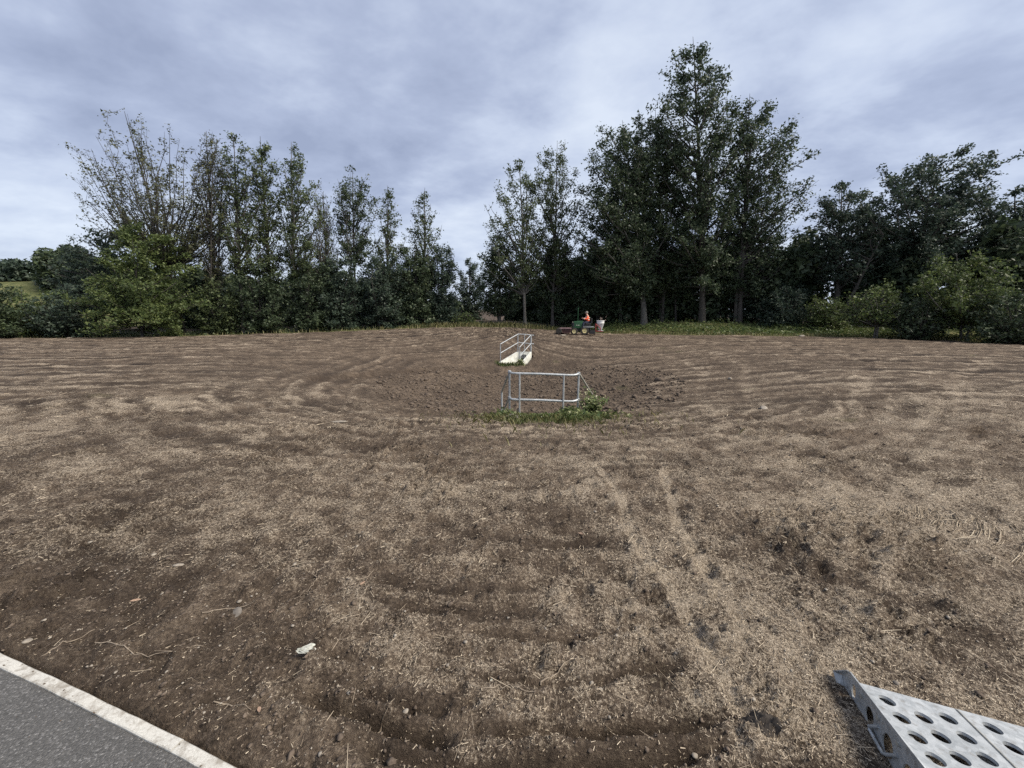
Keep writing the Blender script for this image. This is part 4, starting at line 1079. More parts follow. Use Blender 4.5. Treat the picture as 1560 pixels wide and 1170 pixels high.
def tubes_np(polys, sides):
    """list of (pts (k,3), radii (k,)) -> vertices, quad faces"""
    VV, FF, base = [], [], 0
    ang = np.arange(sides) * 2 * math.pi / sides
    ca_, sa_ = np.cos(ang), np.sin(ang)
    for pts, rad in polys:
        k = len(pts)
        d = np.gradient(pts, axis=0); d /= np.linalg.norm(d, axis=1)[:, None] + 1e-9
        ref_ = np.where(np.abs(d[:, 2:3]) > .9, np.array([[1., 0, 0]]), np.array([[0, 0, 1.]]))
        sx = np.cross(d, ref_); sx /= np.linalg.norm(sx, axis=1)[:, None] + 1e-9
        sy = np.cross(sx, d)
        ring = pts[:, None, :] + (sx[:, None, :] * ca_[None, :, None] + sy[:, None, :] * sa_[None, :, None]) * rad[:, None, None]
        VV.append(ring.reshape(-1, 3))
        i = base + np.arange(k - 1)[:, None] * sides; j = np.arange(sides)[None, :]; j2 = (j + 1) % sides
        FF.append(np.stack([i + j, i + j2, i + sides + j2, i + sides + j], 2).reshape(-1, 4))
        base += k * sides
    return np.concatenate(VV), np.concatenate(FF)
def leaf_quads(c, length, rng, flat=.5):
    n = len(c)
    d = rng.normal(size=(n, 3)); d[:, 2] = d[:, 2] * .6 - .25; d /= np.linalg.norm(d, axis=1)[:, None]
    nr = rng.normal(size=(n, 3)); nr[:, 2] += flat
    s = np.cross(d, nr); s /= np.linalg.norm(s, axis=1)[:, None] + 1e-9
    L = length * np.clip(np.exp(rng.normal(0, .27, n)), .5, 1.55)[:, None]; W = L * rng.uniform(.28, .46, n)[:, None]
    nrm = np.cross(s, d)
    v = np.stack([c - d * L * .5 + s * W, c + d * L * .55 + nrm * W * .3, c - d * L * .35 - s * W], 1).reshape(-1, 3)
    f = np.arange(3 * n).reshape(-1, 3)
    return v, f
def grow(style, bx, by, bz, prof, seed):
    """trunk polylines and leaf centres, in world coordinates"""
    cover, leaf, nl, rise, spread, r0, stems, low, ntw = STYLE[style]
    rng = np.random.default_rng(seed)
    prof = sorted(prof)
    pz = np.array([p[0] for p in prof]); pc = np.array([p[1] for p in prof]); pr = np.array([p[2] for p in prof]) * 1.06
    ztop = pz[-1]; H = ztop - bz
    area = np.trapezoid(2 * pr, pz) if hasattr(np, 'trapezoid') else np.trapz(2 * pr, pz)
    polys = []
    depth_k = rng.uniform(.58, .72)
    # stems
    st = []
    for s in range(stems):
        a = rng.uniform(0, 2 * math.pi)
        off = (0 if stems == 1 else .45) * r0 * 2.0
        frac = 1.0 if s == 0 else rng.uniform(.62, .9)
        zt = bz + H * frac - (.15 if s == 0 else 0)
        t = np.linspace(0, 1, 12)
        cx = np.interp(zt, pz, pc) + (0 if s == 0 else rng.uniform(-.5, .5) * np.interp(zt, pz, pr))
        spr = (0 if s == 0 else rng.uniform(.3, .8)) * np.interp(zt, pz, pr)
        x = bx + off * math.cos(a) + (cx - bx) * t ** 1.25 + np.cumsum(rng.normal(0, .012 * H / 10, 12)) * (t > 0)
        y = by + off * math.sin(a) + spr * math.sin(a) * t ** 1.2 + np.cumsum(rng.normal(0, .012 * H / 10, 12)) * (t > 0)
        z = bz - .15 + (zt - bz + .15) * t
        rad = r0 * (1.0 if s == 0 else .7) * ((1 - t) ** .85) + .012
        rad[0] *= 1.35
        p = np.stack([x, y, z], 1)
        polys.append((p, rad)); st.append((p, rad, zt))
    # limb targets through the crown volume
    zz = np.linspace(pz[0], pz[-1], 60); w = np.interp(zz, pz, pr) ** 1.4 + .05
    cdf = np.cumsum(w) / w.sum()
    tw_pts, tw_w = [], []
    twigs = []
    for k in range(nl):
        u = (k + rng.uniform(0, 1)) / nl
        zt = float(np.interp(u, cdf, zz)); r = float(np.interp(zt, pz, pr)); c = float(np.interp(zt, pz, pc))
        an = k * 2.39996 + rng.uniform(-.4, .4); rho = r * math.sqrt(rng.uniform(.25, 1.0)) * rng.uniform(.84, 1.17)
        tgt = np.array((c + rho * math.cos(an), by + rho * math.sin(an) * depth_k, zt + rng.uniform(-.2, .2)))
        p, rad, zs = st[k % stems] if rng.uniform() < .6 else st[0]
        z0 = max(bz + low * H, zt - rho * rise - rng.uniform(0, .06) * H)
        z0 = min(z0, zs - .1, zt + .2)
        sx = np.interp(z0, p[:, 2], p[:, 0]); sy = np.interp(z0, p[:, 2], p[:, 1]); sr = np.interp(z0, p[:, 2], rad)
        o_ = np.array((sx, sy, z0))
        ctrl = o_ * .45 + tgt * .55; ctrl[2] = o_[2] + (tgt[2] - o_[2]) * .38
        ctrl += rng.normal(0, .06 * np.linalg.norm(tgt - o_), 3)
        t = np.linspace(0, 1, 7)[:, None]
        q_ = o_ * (1 - t) ** 2 + 2 * ctrl * t * (1 - t) + tgt * t ** 2
        ln = np.linalg.norm(tgt - o_)
        q_[1:] += np.cumsum(rng.normal(0, .022 * ln, (6, 3)), axis=0) * np.array((1, 1, .6))
        lr = min(sr * .6, .012 + .014 * ln)
        polys.append((q_, lr * (1 - np.linspace(0, 1, 7)) ** .8 + .007))
        for j in range(ntw):
            f = rng.uniform(.35, 1.0)
            b = q_[int(f * 5.99)] * (1 - (f * 6) % 1) + q_[min(6, int(f * 5.99) + 1)] * ((f * 6) % 1)
            dv = rng.normal(0, 1, 3); dv[2] = abs(dv[2]) * .9 * min(rise, 1.3) + .1
            dv /= np.linalg.norm(dv)
            tl = rng.uniform(.35, 1.0) * (.35 + .16 * r + .03 * ln)
            e = b + dv * tl
            # hold twigs near the crown's own outline
            rr_e = np.interp(e[2], pz, pr, left=pr[0], right=.15) * rng.uniform(.95, 1.25) + .1
            cc = np.interp(e[2], pz, pc)
            hd = math.hypot(e[0] - cc, (e[1] - by))
            if hd > rr_e: e[0] = cc + (e[0] - cc) * rr_e / hd; e[1] = by + (e[1] - by) * rr_e / hd
            e[2] = min(e[2], ztop)
            m_ = (b + e) / 2 + rng.normal(0, .05 * tl, 3)
            twigs.append((np.stack([b, m_, e]), np.array((.012, .008, .004))))
            tw_pts += [m_, e, e]; tw_w += list(np.exp(rng.normal(0, .75, 3)) * np.array((.6, 1.2, .6)))
    tw_pts = np.array(tw_pts); tw_w = np.array(tw_w); tw_w /= tw_w.sum()
    n = int(cover * area / (leaf * leaf * .35))
    n = min(n, 42000)
    TW = np.array([t_[0] for t_ in twigs]); ww = tw_w.reshape(-1, 3).sum(1); ww /= ww.sum()
    pick = rng.choice(len(TW), n, p=ww); t = rng.uniform(.15, 1.08, n)[:, None]
    a_, m_, e_ = TW[pick, 0], TW[pick, 1], TW[pick, 2]
    lc = a_ * (1 - t) ** 2 + 2 * m_ * t * (1 - t) + e_ * t ** 2 + rng.normal(0, spread * .62, (n, 3)) * np.array((1, 1, .75))
    lc[:, 2] = np.maximum(lc[:, 2], bz + .05)
    return polys, twigs, lc, leaf, rng
tri_count = 0
def make_tree(key, style, bx, by, prof, seed):
    bz = gz(bx, by)
    cat, label, bark, leafm = LABELS[key]
    polys, twigs, lc, leaf, rng = grow(style, bx, by, bz, prof, seed)
    root = empty('tree' if cat == 'tree' else 'shrub', (bx, by, bz))
    tag(root, label, cat, 'trees at the wood edge' if cat == 'tree' else 'shrubs at the wood edge')
    off = np.array((bx, by, bz))
    v, f = tubes_np(polys[:12], 8); v2, f2 = tubes_np(polys[12:], 5); v3, f3 = tubes_np(twigs, 3)
    V_ = np.concatenate([v, v2, v3]) - off; F_ = np.concatenate([f, f2 + len(v), f3 + len(v) + len(v2)])
    link_mesh('trunk' if cat == 'tree' else 'stems', np_mesh('trunk', V_, F_), M[bark], root, smooth=True)
    v, f = leaf_quads(lc, leaf, rng)
    link_mesh('crown' if cat == 'tree' else 'foliage', np_mesh('crown', v - off, f), M[leafm], root)
    return root
for i, (key, style, bx, by, prof) in enumerate(TREES):
    make_tree(key, style, bx, by, prof, 100 + i)

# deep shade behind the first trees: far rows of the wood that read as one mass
rng = np.random.default_rng(77)
lcs, pol = [], []
for k in range(120):
    u = k / 119
    x = -62 + 118 * u + rng.uniform(-1.2, 1.2)
    if -7.5 < x * 46 / 46 < -1.0: continue
    y = np.interp(x, EDGE_X, EDGE_Y) + rng.uniform(7, 14)
    if x < -34: y += 14
    z = float(macro(np.array([x]), np.array([y]))[0])
    h = rng.uniform(3.8, 5.8) + (2.2 if 4 < x < 40 else 0)
    if -9 < x < 1: h *= .62
    n = 2000
    c = rng.normal(0, 1, (n, 3)); c /= np.linalg.norm(c, axis=1)[:, None]; c *= rng.uniform(.35, 1, n)[:, None] ** .5
    blob = rng.uniform(-1, 1, (9, 3)) * np.array((1.5, .9, h * .40)) + np.array((0, 0, h * .46))
    pick = rng.integers(0, 9, n)
    lcs.append(np.array((x, y, z)) + blob[pick] + c * np.array((1.15, 1.1, h * .24)))
    for s in range(2):
        xx = x + rng.uniform(-1, 1); t = np.linspace(0, 1, 5)
        pol.append((np.stack([xx + t * rng.uniform(-.6, .6), np.full(5, y), z - .2 + t * h * .9], 1), .10 * (1 - t) + .02))
lc = np.concatenate(lcs); lc[:, 2] = np.maximum(lc[:, 2], macro(lc[:, 0], lc[:, 1]) + .05)
v, f = leaf_quads(lc, .42, rng)
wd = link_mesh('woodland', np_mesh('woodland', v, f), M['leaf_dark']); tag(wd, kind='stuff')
v, f = tubes_np(pol, 6)
wd2 = link_mesh('woodland_trunks', np_mesh('woodland_trunks', v, f), M['bark_dark'], wd); tag(wd2, kind='stuff')
# dark scrub on top of the grassy hill
lcs = []
for k in range(32):
    x = -112 + 74 * k / 31 + rng.uniform(-1, 1); y = 60 + rng.uniform(-3, 5); z = float(macro(np.array([x]), np.array([y]))[0])
    h = rng.uniform(3.6, 6.0); n = 900
    blob = rng.uniform(-1, 1, (7, 3)) * np.array((2.6, 1.5, h * .34)) + np.array((0, 0, h * .24))
    c = rng.normal(0, 1, (n, 3)); c /= np.linalg.norm(c, axis=1)[:, None]
    lcs.append(np.array((x, y, z)) + blob[rng.integers(0, 7, n)] + c * rng.uniform(.4, 1, n)[:, None] * np.array((1.3, 1.2, h * .24)))
lc = np.concatenate(lcs)
v, f = leaf_quads(lc, .5, rng)
tag(link_mesh('hilltop_scrub', np_mesh('hilltop_scrub', v, f), M['leaf_blue']), kind='stuff')
# ------------------------------------------------------------------ grass, weeds, straw, clods
def blades(cx, cy, hgt, rng, lean=.35, width=.012, zfun=None):
    n = len(cx)
    z = ground(cx, cy)
    a = rng.uniform(0, 2 * math.pi, n); ln = rng.uniform(.1, 1, n) * lean * hgt
    b = np.stack([cx, cy, z - .01], 1)
    tip = b + np.stack([np.cos(a) * ln, np.sin(a) * ln, hgt], 1)
    mid = b + np.stack([np.cos(a) * ln * .3, np.sin(a) * ln * .3, hgt * .6], 1)
    s = np.stack([-np.sin(a), np.cos(a), np.zeros(n)], 1) * (width if np.isscalar(width) else width[:, None])
    v = np.stack([b - s, b + s, mid + s * .7, tip, mid - s * .7], 1).reshape(-1, 3)
    return v, np.arange(5 * n).reshape(-1, 5)
rng = np.random.default_rng(11)
# rough grass strip between the tilled field and the wood
n = 26000
x = rng.uniform(-48, 46, n); d = rng.gamma(2.0, .8, n)
y = np.interp(x, EDGE_X, EDGE_Y) - .3 + d
patch = fbm(x * .5, y * .5, 3, 301)
keep = (rng.uniform(0, 1, n) < (.45 + 1.3 * patch + .25 * (x > 6)) * np.where(x < -9, .16, 1)) 
x, y, patch = x[keep], y[keep], patch[keep]
h = rng.uniform(.10, .34, len(x)) * (1 + 1.1 * np.clip(patch, 0, 1) + .5 * ((x > -9) & (x < 4))) * np.where(x > 6, .8, 1)
v, f = blades(x, y, h, rng, .6, .022)
tag(link_mesh('rough_grass', np_mesh('rough_grass', v, f), M['dry_grass']), kind='stuff')
# low leafy brambles and nettles on the strip at the right
n = 15000
x = rng.uniform(5.5, 40, n); y = np.interp(x, EDGE_X, EDGE_Y) + .3 + rng.gamma(2.2, 1.15, n)
hh = np.clip(fbm(x * .7, y * .7, 3, 311) + .42, .05, 1)
z = ground(x, y) + rng.uniform(0, 1, n) * hh * .75
v, f = leaf_quads(np.stack([x, y, z], 1), .15, rng, 1.2)
tag(link_mesh('ground_cover', np_mesh('ground_cover', v, f), M['leaf_light']), kind='stuff')
# undergrowth at the dark foot of the left wood
n = 3500
x = rng.uniform(-46, 6, n); y = np.interp(x, EDGE_X, EDGE_Y) + .6 + rng.gamma(2.2, .8, n)
hh = np.clip(fbm(x * .6, y * .6, 3, 313) + .35, .05, 1)
z = ground(x, y) + rng.uniform(0, 1, n) * hh * .9
v, f = leaf_quads(np.stack([x, y, z], 1), .16, rng, 1.0)
tag(link_mesh('undergrowth', np_mesh('undergrowth', v, f), M['leaf_mid']), kind='stuff')
# weeds round the near railing
n = 5200
x = rng.normal(.80, .62, n); y = 9.62 - rng.gamma(1.6, .50, n)
keep = (ground(x, y, True)[3] > .15) & (rng.uniform(0, 1, n) < .55 + 2.2 * fbm(x * 2.5, y * 2.5, 3, 317))
x, y = x[keep], y[keep]
h = rng.uniform(.03, .14, len(x)) * (1 + 2.2 * np.clip(fbm(x * 3, y * 3, 2, 319), 0, 1))
v, f = blades(x, y, h, rng, .9, .006)
tag(link_mesh('weedy_grass', np_mesh('weedy_grass', v, f), M['weed']), kind='stuff')
n = 1500
x = rng.normal(.75, 1.05, n); y = 9.6 - rng.gamma(1.5, .62, n)
v, f = blades(x, y, rng.uniform(.03, .17, n), rng, 1.1, .005)
tag(link_mesh('dry_grass', np_mesh('dry_grass', v, f), M['dry_grass']), kind='stuff')
n = 2600
x = np.concatenate([rng.normal(1.35, .42, n // 2), rng.normal(.9, .7, n // 2)]); y = rng.normal(9.3, .25, n)
z = ground(x, y) + rng.uniform(0, 1, n) ** 1.5 * .13
v, f = leaf_quads(np.stack([x, y, z], 1), .075, rng, 1.4)
tag(link_mesh('low_weeds', np_mesh('low_weeds', v, f), M['weed']), kind='stuff')
# weeds at the mouth of the far headwall
n = 500
t = rng.uniform(0, 1, n); x = -.85 + 1.5 * t + rng.normal(0, .08, n); y = 22.62 + rng.normal(0, .10, n)
v, f = blades(x, y, rng.uniform(.08, .26, n), rng, .6, .012)
tag(link_mesh('weedy_grass', np_mesh('weedy_grass', v, f), M['weed']), kind='stuff')

# tall flowering weed at the right end of the near railing
def weed_plant(px_, py_, H, spread, n_st, label, seed, flowers):
    rng = np.random.default_rng(seed)
    z0 = gz(px_, py_)
    root = empty('weed_plant', (px_, py_, z0)); tag(root, label, 'weed', 'leafy weeds at the railing')
    sts, lv, fl = [], [], []
    for k in range(n_st):
        a = rng.uniform(0, 2 * math.pi); r = spread * math.sqrt(rng.uniform(0, 1)); h = H * rng.uniform(.55, 1.0) * (1 - .35 * r / spread)
        t = np.linspace(0, 1, 5)
        p = np.stack([r * math.cos(a) * t, r * math.sin(a) * t, h * t ** .9 - .02], 1) + rng.normal(0, .012, (5, 3)) * t[:, None]
        sts.append((p, .006 * (1 - t) + .003))
        for j in range(20):
            f_ = rng.uniform(.1, 1); b = np.array([np.interp(f_, t, p[:, i]) for i in range(3)])
            lv.append(b + rng.normal(0, .055, 3))
        if flowers:
            for j in range(3): fl.append(p[-1] + rng.normal(0, .035, 3))
    v, f = tubes_np(sts, 4); link_mesh('stems', np_mesh('stems', v, f), M['weed'], root)
    v, f = leaf_quads(np.array(lv), .085, rng, .8); link_mesh('foliage', np_mesh('foliage', v, f), M['weed'], root)
    if flowers:
        v, f = leaf_quads(np.array(fl), .035, rng, 1.5); link_mesh('flowers', np_mesh('flowers', v, f), M['flower'], root)['kind'] = 'stuff'
weed_plant(2.02, 9.75, .82, .40, 26, 'tall bushy green weed with pale flower heads at the right railing post', 21, True)
weed_plant(1.45, 9.42, .30, .30, 22, 'low dark green leafy weed below the right half of the nearer railing', 22, False)
weed_plant(-.15, 9.35, .28, .30, 16, 'low grassy weed tuft at the left foot of the nearer railing', 23, False)
weed_plant(.52, 22.72, .62, .14, 8, 'thin dark weed growing at the mouth of the far headwall', 24, False)

# straw mulch
def straw_at(n, ylo, yhi, lmin, lmax, wid, seed, power):
    rng = np.random.default_rng(seed)
    y = ylo * (yhi / ylo) ** (rng.uniform(0, 1, n) ** power)
    x = rng.uniform(-1, 1, n) * (y * 1.36 + .4)
    z, st, dk, gr, rk_ = ground(x, y, True)
    keep = (kerb_side(x, y) > .03) & (rng.uniform(0, 1, n) < .10 + 1.5 * np.clip(st - .12, 0, 1))
    x, y, z = x[keep], y[keep], z[keep]; n = len(x)
    a = rng.uniform(0, math.pi, n) * .7 + rng.normal(0, .5, n); L = np.clip(np.exp(rng.normal(math.log((lmin * lmax) ** .5 * 1.1), .55, n)), lmin * .6, lmax * 1.6)
    tilt = rng.normal(0, .10, n)
    d = np.stack([np.cos(a), np.sin(a), tilt], 1) * L[:, None] * .5
    s = np.stack([-np.sin(a), np.cos(a), rng.normal(0, .4, n)], 1) * (wid * rng.uniform(.6, 1.3, n))[:, None]
    c = np.stack([x, y, z + .004 + np.abs(d[:, 2]) * .7], 1)
    v = np.stack([c - d - s, c - d * .9 + s, c + d + s * .5, c + d * .9 - s * .7], 1).reshape(-1, 3)
    return v, np.arange(4 * n).reshape(-1, 4)
vs, fs, base = [], [], 0
for args in ((100000, 1.05, 3.2, .004, .014, .0013, 41, .8), (40000, 2.4, 7.5, .010, .045, .0020, 42, .9), (20000, 6.5, 16, .04, .11, .004, 43, 1.0), (7000, 1.1, 9, .025, .08, .0010, 44, .9)):
    v, f = straw_at(*args); vs.append(v); fs.append(f + base); base += len(v)
tag(link_mesh('straw', np_mesh('straw', np.concatenate(vs), np.concatenate(fs)), M['straw']), kind='stuff')

# a raked wisp of long pale straw at the right
rng = np.random.default_rng(51)
pol = []
for k in range(7):
    r = .35 + .12 * k + rng.uniform(-.02, .02)
    for j in range(16):
        a0 = rng.uniform(-30, 12); a = np.radians(np.linspace(a0, a0 + rng.uniform(12, 26), 6) - 42); rr2 = r + rng.normal(0, .018)
        x = 3.25 + rr2 * np.cos(a) * 1.0; y = 3.50 + rr2 * np.sin(a) * .9
        pol.append((np.stack([x, y, ground(x, y) + rng.uniform(.002, .010)], 1), np.full(6, .0025)))
for j in range(150):
    x0, y0 = rng.normal(3.35, .42), rng.normal(3.22, .16); a = rng.uniform(0, math.pi); L = rng.uniform(.06, .2); t = np.linspace(-.5, .5, 4)
    x = x0 + np.cos(a) * t * L; y = y0 + np.sin(a) * t * L
    pol.append((np.stack([x, y, ground(x, y) + rng.uniform(.002, .010)], 1), np.full(4, .002)))
v, f = tubes_np(pol, 3)
tag(link_mesh('raked_straw', np_mesh('raked_straw', v, f), M['straw']), kind='stuff')

# crumbs and clods of soil
ico = bmesh.new(); bmesh.ops.create_icosphere(ico, subdivisions=1, radius=1)
IV = np.array([v.co[:] for v in ico.verts]); IF = np.array([[v.index for v in f.verts] for f in ico.faces]); ico.free()
def lumps(x, y, size, rng, squash=.6, sink=.3):
    n = len(x); z = ground(x, y)
    sc = size[:, None, None] * np.stack([rng.uniform(.7, 1.3, n), rng.uniform(.7, 1.3, n), rng.uniform(.7, 1.2, n) * squash], 1)[:, None, :]
    jit = rng.uniform(.55, 1.35, (n, len(IV), 1))
    a = rng.uniform(0, 2 * math.pi, n); c, s = np.cos(a)[:, None], np.sin(a)[:, None]
    p = IV[None] * jit * sc
    q = np.stack([p[..., 0] * c - p[..., 1] * s, p[..., 0] * s + p[..., 1] * c, p[..., 2]], 2)
    q += np.stack([x, y, z + size * squash * (1 - sink) * .6], 1)[:, None, :]
    f = IF[None] + (np.arange(n) * len(IV))[:, None, None]
    return q.reshape(-1, 3), f.reshape(-1, 3)
rng = np.random.default_rng(61)
n = 15000
y = 1.05 * (8 / 1.05) ** rng.uniform(0, 1, n); x = rng.uniform(-1, 1, n) * (y * 1.36 + .3)
st = ground(x, y, True)[1]
keep = (kerb_side(x, y) > .04) & (rng.uniform(0, 1, n) < .75 - .75 * st + .9 * (x < -.6) * (y < 2.6))
x, y = x[keep], y[keep]
v, f = lumps(x, y, np.exp(rng.normal(-5.35, .5, len(x))) * (.8 + .12 * y), rng, .5, .5)
tag(link_mesh('soil_crumbs', np_mesh('soil_crumbs', v, f), M['clod']), kind='stuff')
n = 6000
a = rng.uniform(0, 2 * math.pi, n); r = 5.0 * np.sqrt(rng.uniform(0, 1, n))
x = .6 + r * np.cos(a) * 1.15; y = 15.5 + r * np.sin(a) * 1.25
pit = (np.abs(x - .8) < 1.7) & (np.abs(y - 10.3) < .9)
x, y = x[~pit], y[~pit]
v, f = lumps(x, y, np.exp(rng.normal(-3.55, .5, len(x))), rng)
tag(link_mesh('soil_clods', np_mesh('soil_clods', v, f), M['clod']), kind='stuff')
n = 3200
y = 1.1 * (9 / 1.1) ** rng.uniform(0, 1, n); x = rng.uniform(-1, 1, n) * (y * 1.36)
keep = (kerb_side(x, y) > .04) & (rng.uniform(0, 1, n) < .28 + .7 * (x < -.6) * (y < 2.9)); x, y = x[keep], y[keep]
v, f = lumps(x, y, np.exp(rng.normal(-5.5, .4, len(x))) * (.8 + .15 * y), rng, .6, .2)
tag(link_mesh('gravel', np_mesh('gravel', v, f), M['stone']), kind='stuff')

# crumbs of soil and grit spilled over the kerb on to the path
n = 700
u = rng.uniform(1.0, 22.0, n); kp = np.stack([np.interp(u, CS, KX), np.interp(u, CS, KY)], 1)
off = rng.gamma(1.1, .045, n) - .02
x, y = kp[:, 0] - off * .3, kp[:, 1] - off
sz = np.exp(rng.normal(-5.9, .45, n))
v, f = lumps(x, y, sz, rng, .6, .2)
dz = np.where(off > .055, -.006, .006) - ground(x, y)
v[:, 2] += np.repeat(dz, len(IV))
tag(link_mesh('spilled_soil', np_mesh('spilled_soil', v, f), M['clod']), kind='stuff')

# ------------------------------------------------------------------ single things lying on the ground
def stone(x, y, size, label, mat, seed, squash=.6, stretch=1.0):
    if y < 5: size *= .62
    rng = np.random.default_rng(seed)
    bm = bmesh.new(); bmesh.ops.create_icosphere(bm, subdivisions=2, radius=1)
    off = rng.uniform(0, 50, 2)
    for v_ in bm.verts:
        c = v_.co; k = 1 + .45 * float(fbm(np.array([c.x * 1.3 + off[0]]), np.array([c.y * 1.3 + c.z + off[1]]), 3, seed)[0])
        v_.co = Vector((c.x * size * stretch * k, c.y * size * k, c.z * size * squash * k))
    me = bpy.data.meshes.new('stone'); bm.to_mesh(me); bm.free()
    o = link_mesh('stone', me, M[mat], None, (x, y, gz(x, y) + size * squash * .2), True)
    o.rotation_euler = (rng.uniform(-.2, .2), rng.uniform(-.2, .2), rng.uniform(0, 6))
    tag(o, label, 'stone', 'stones on the soil')
stone(-.473, 1.473, .022, 'smooth pale pebble beside the deep dark groove in the foreground', 'stone', 1)
stone(-2.60, 1.845, .030, 'brown rounded stone beside the kerb at the left edge', 'stone', 2, .6, 1.3)
stone(-1.06, 1.76, .016, 'small white stone left of the crumpled pale leaf', 'stone', 3)
stone(-2.30, 2.46, .035, 'pale stone in the dark soil above the brown curled leaf at left', 'stone', 4, .5, 1.5)
stone(-2.62, 2.62, .030, 'pale flat stone nearest the left picture edge above the kerb', 'stone', 5, .5)
stone(-.02, 2.03, .016, 'tiny white stone at the centre of the foreground', 'stone', 6)
stone(.42, 1.58, .020, 'grey stone right of the short pale stick in the foreground', 'stone', 7)
stone(.75, 1.33, .022, 'rounded pale stone left of the flat dark clod', 'stone', 8)
stone(5.65, 8.6, .07, 'pale flattened stone in the middle of the field right of the railing', 'stone', 9, .35, 2.6)
stone(7.4, 13.2, .07, 'white lump out in the field right of the railing', 'stone', 10, .7)
stone(1.85, 1.62, .020, 'pale stone lying close behind the steel ramp', 'stone_dark', 11)
stone(-1.62, 2.05, .05, 'grey flat stone half buried where the thin twig lies', 'stone_dark', 12, .35, 1.3)
stone(21.0, 28.7, .16, 'pale rock on the grass strip below the light green shrub', 'stone', 13, .5, 1.8)
stone(16.2, 30.4, .10, 'pale rock at the grass strip edge below the tallest tree', 'stone', 14, .5, 1.5)
stone(-33.0, 29.6, .16, 'white stone on the soil edge below the shrubs at far left', 'stone', 15, .5, 1.6)
stone(4.02, 30.9, .14, 'white lump on the soil below the front end of the tractor', 'stone', 16, .4, 2.2)
stone(11.2, 20.4, .12, 'pale slab of soil by the wheel tracks right of the railing', 'stone_dark', 17, .3, 3.0)
stone(-3.4, 7.4, .09, 'pale flat lump in the field left of the nearer railing', 'stone', 18, .3, 3.2)
stone(.02, 8.75, .13, 'grey flat stone in the grass beneath the nearer railing', 'stone_dark', 19, .3, 1.6)

def twig(pts, r, label, seed, forks=0):
    if r < .01: r *= .72
    rng = np.random.default_rng(seed)
    x = np.array([p[0] for p in pts]); y = np.array([p[1] for p in pts])
    t = np.linspace(0, len(pts) - 1, 4 * len(pts)); x = np.interp(t, range(len(pts)), x) + rng.normal(0, .004, len(t)); y = np.interp(t, range(len(pts)), y) + rng.normal(0, .004, len(t))
    z = ground(x, y); z = np.maximum(z, np.convolve(np.pad(z, 2, 'edge'), np.ones(5) / 5, 'valid')) + r * .9
    P = np.stack([x, y, z], 1); o0 = P[0].copy()
    pol = [(P - o0, r * np.linspace(1, .5, len(t)))]
    for k in range(forks):
        i = int(len(t) * rng.uniform(.3, .8)); d = rng.normal(0, 1, 2); d /= np.linalg.norm(d); L = rng.uniform(.04, .09)
        q_ = np.stack([P[i] - o0 + np.array((d[0], d[1], .15)) * L * s for s in (0, .5, 1)]); pol.append((q_, r * np.array((.7, .5, .3))))
    v, f = tubes_np(pol, 6)
    o = link_mesh('twig', np_mesh('twig', v, f), M['twig'], None, tuple(o0), True)
    tag(o, label, 'twig', 'twigs on the soil')
twig([(-2.22, 1.83), (-2.05, 1.80), (-1.92, 1.74), (-1.74, 1.76), (-1.62, 1.80)], .0045, 'long thin curved pale twig near the kerb at left', 1, 1)
twig([(-1.32, 2.42), (-1.28, 2.30), (-1.29, 2.20)], .0045, 'short upright looking forked pale twig left of centre', 2, 2)
twig([(.13, 1.62), (.24, 1.69), (.33, 1.76)], .006, 'straight pale stick at the right of the foreground grooves', 3)
twig([(-.14, 1.55), (0, 1.56), (.10, 1.53)], .0045, 'thin pale twig touching the small pale curled leaf', 4)
twig([(-1.0, 2.28), (-.93, 2.42)], .0045, 'thin slanting twig standing right of the brown leaf at centre left', 5)
twig([(-.55, 2.28), (-.50, 2.14)], .004, 'short slanting stalk just left of the foreground centre', 6)
twig([(-1.36, 1.52), (-1.22, 1.50), (-1.15, 1.46)], .0045, 'crooked twig in the dark soil below the crumpled pale leaf', 7, 1)
twig([(.20, 1.33), (.23, 1.41)], .004, 'little pale stalk lying across the foreground grooves', 8)
twig([(-.62, 1.40), (-.55, 1.47)], .004, 'tiny grey stick at the left end of the foreground grooves', 9)
twig([(-2.42, 1.76), (-2.36, 1.84), (-2.33, 1.93)], .0055, 'bent grey root beside the brown rounded stone at the kerb', 10)
twig([(-1.78, 2.0), (-1.66, 2.08), (-1.55, 2.12)], .005, 'brown twig across the half buried flat grey stone', 11)
twig([(-.95, 1.80), (-.93, 1.92)], .004, 'short broken stalk above the crumpled pale leaf', 12, 1)
twig([(3.1, 4.6), (3.0, 4.75)], .006, 'short pale stalk in the field right of centre', 13)
twig([(17.5, 30.9), (19.2, 31.0), (20.6, 30.6)], .05, 'long fallen pale branch in the grass at the wood edge', 14, 3)

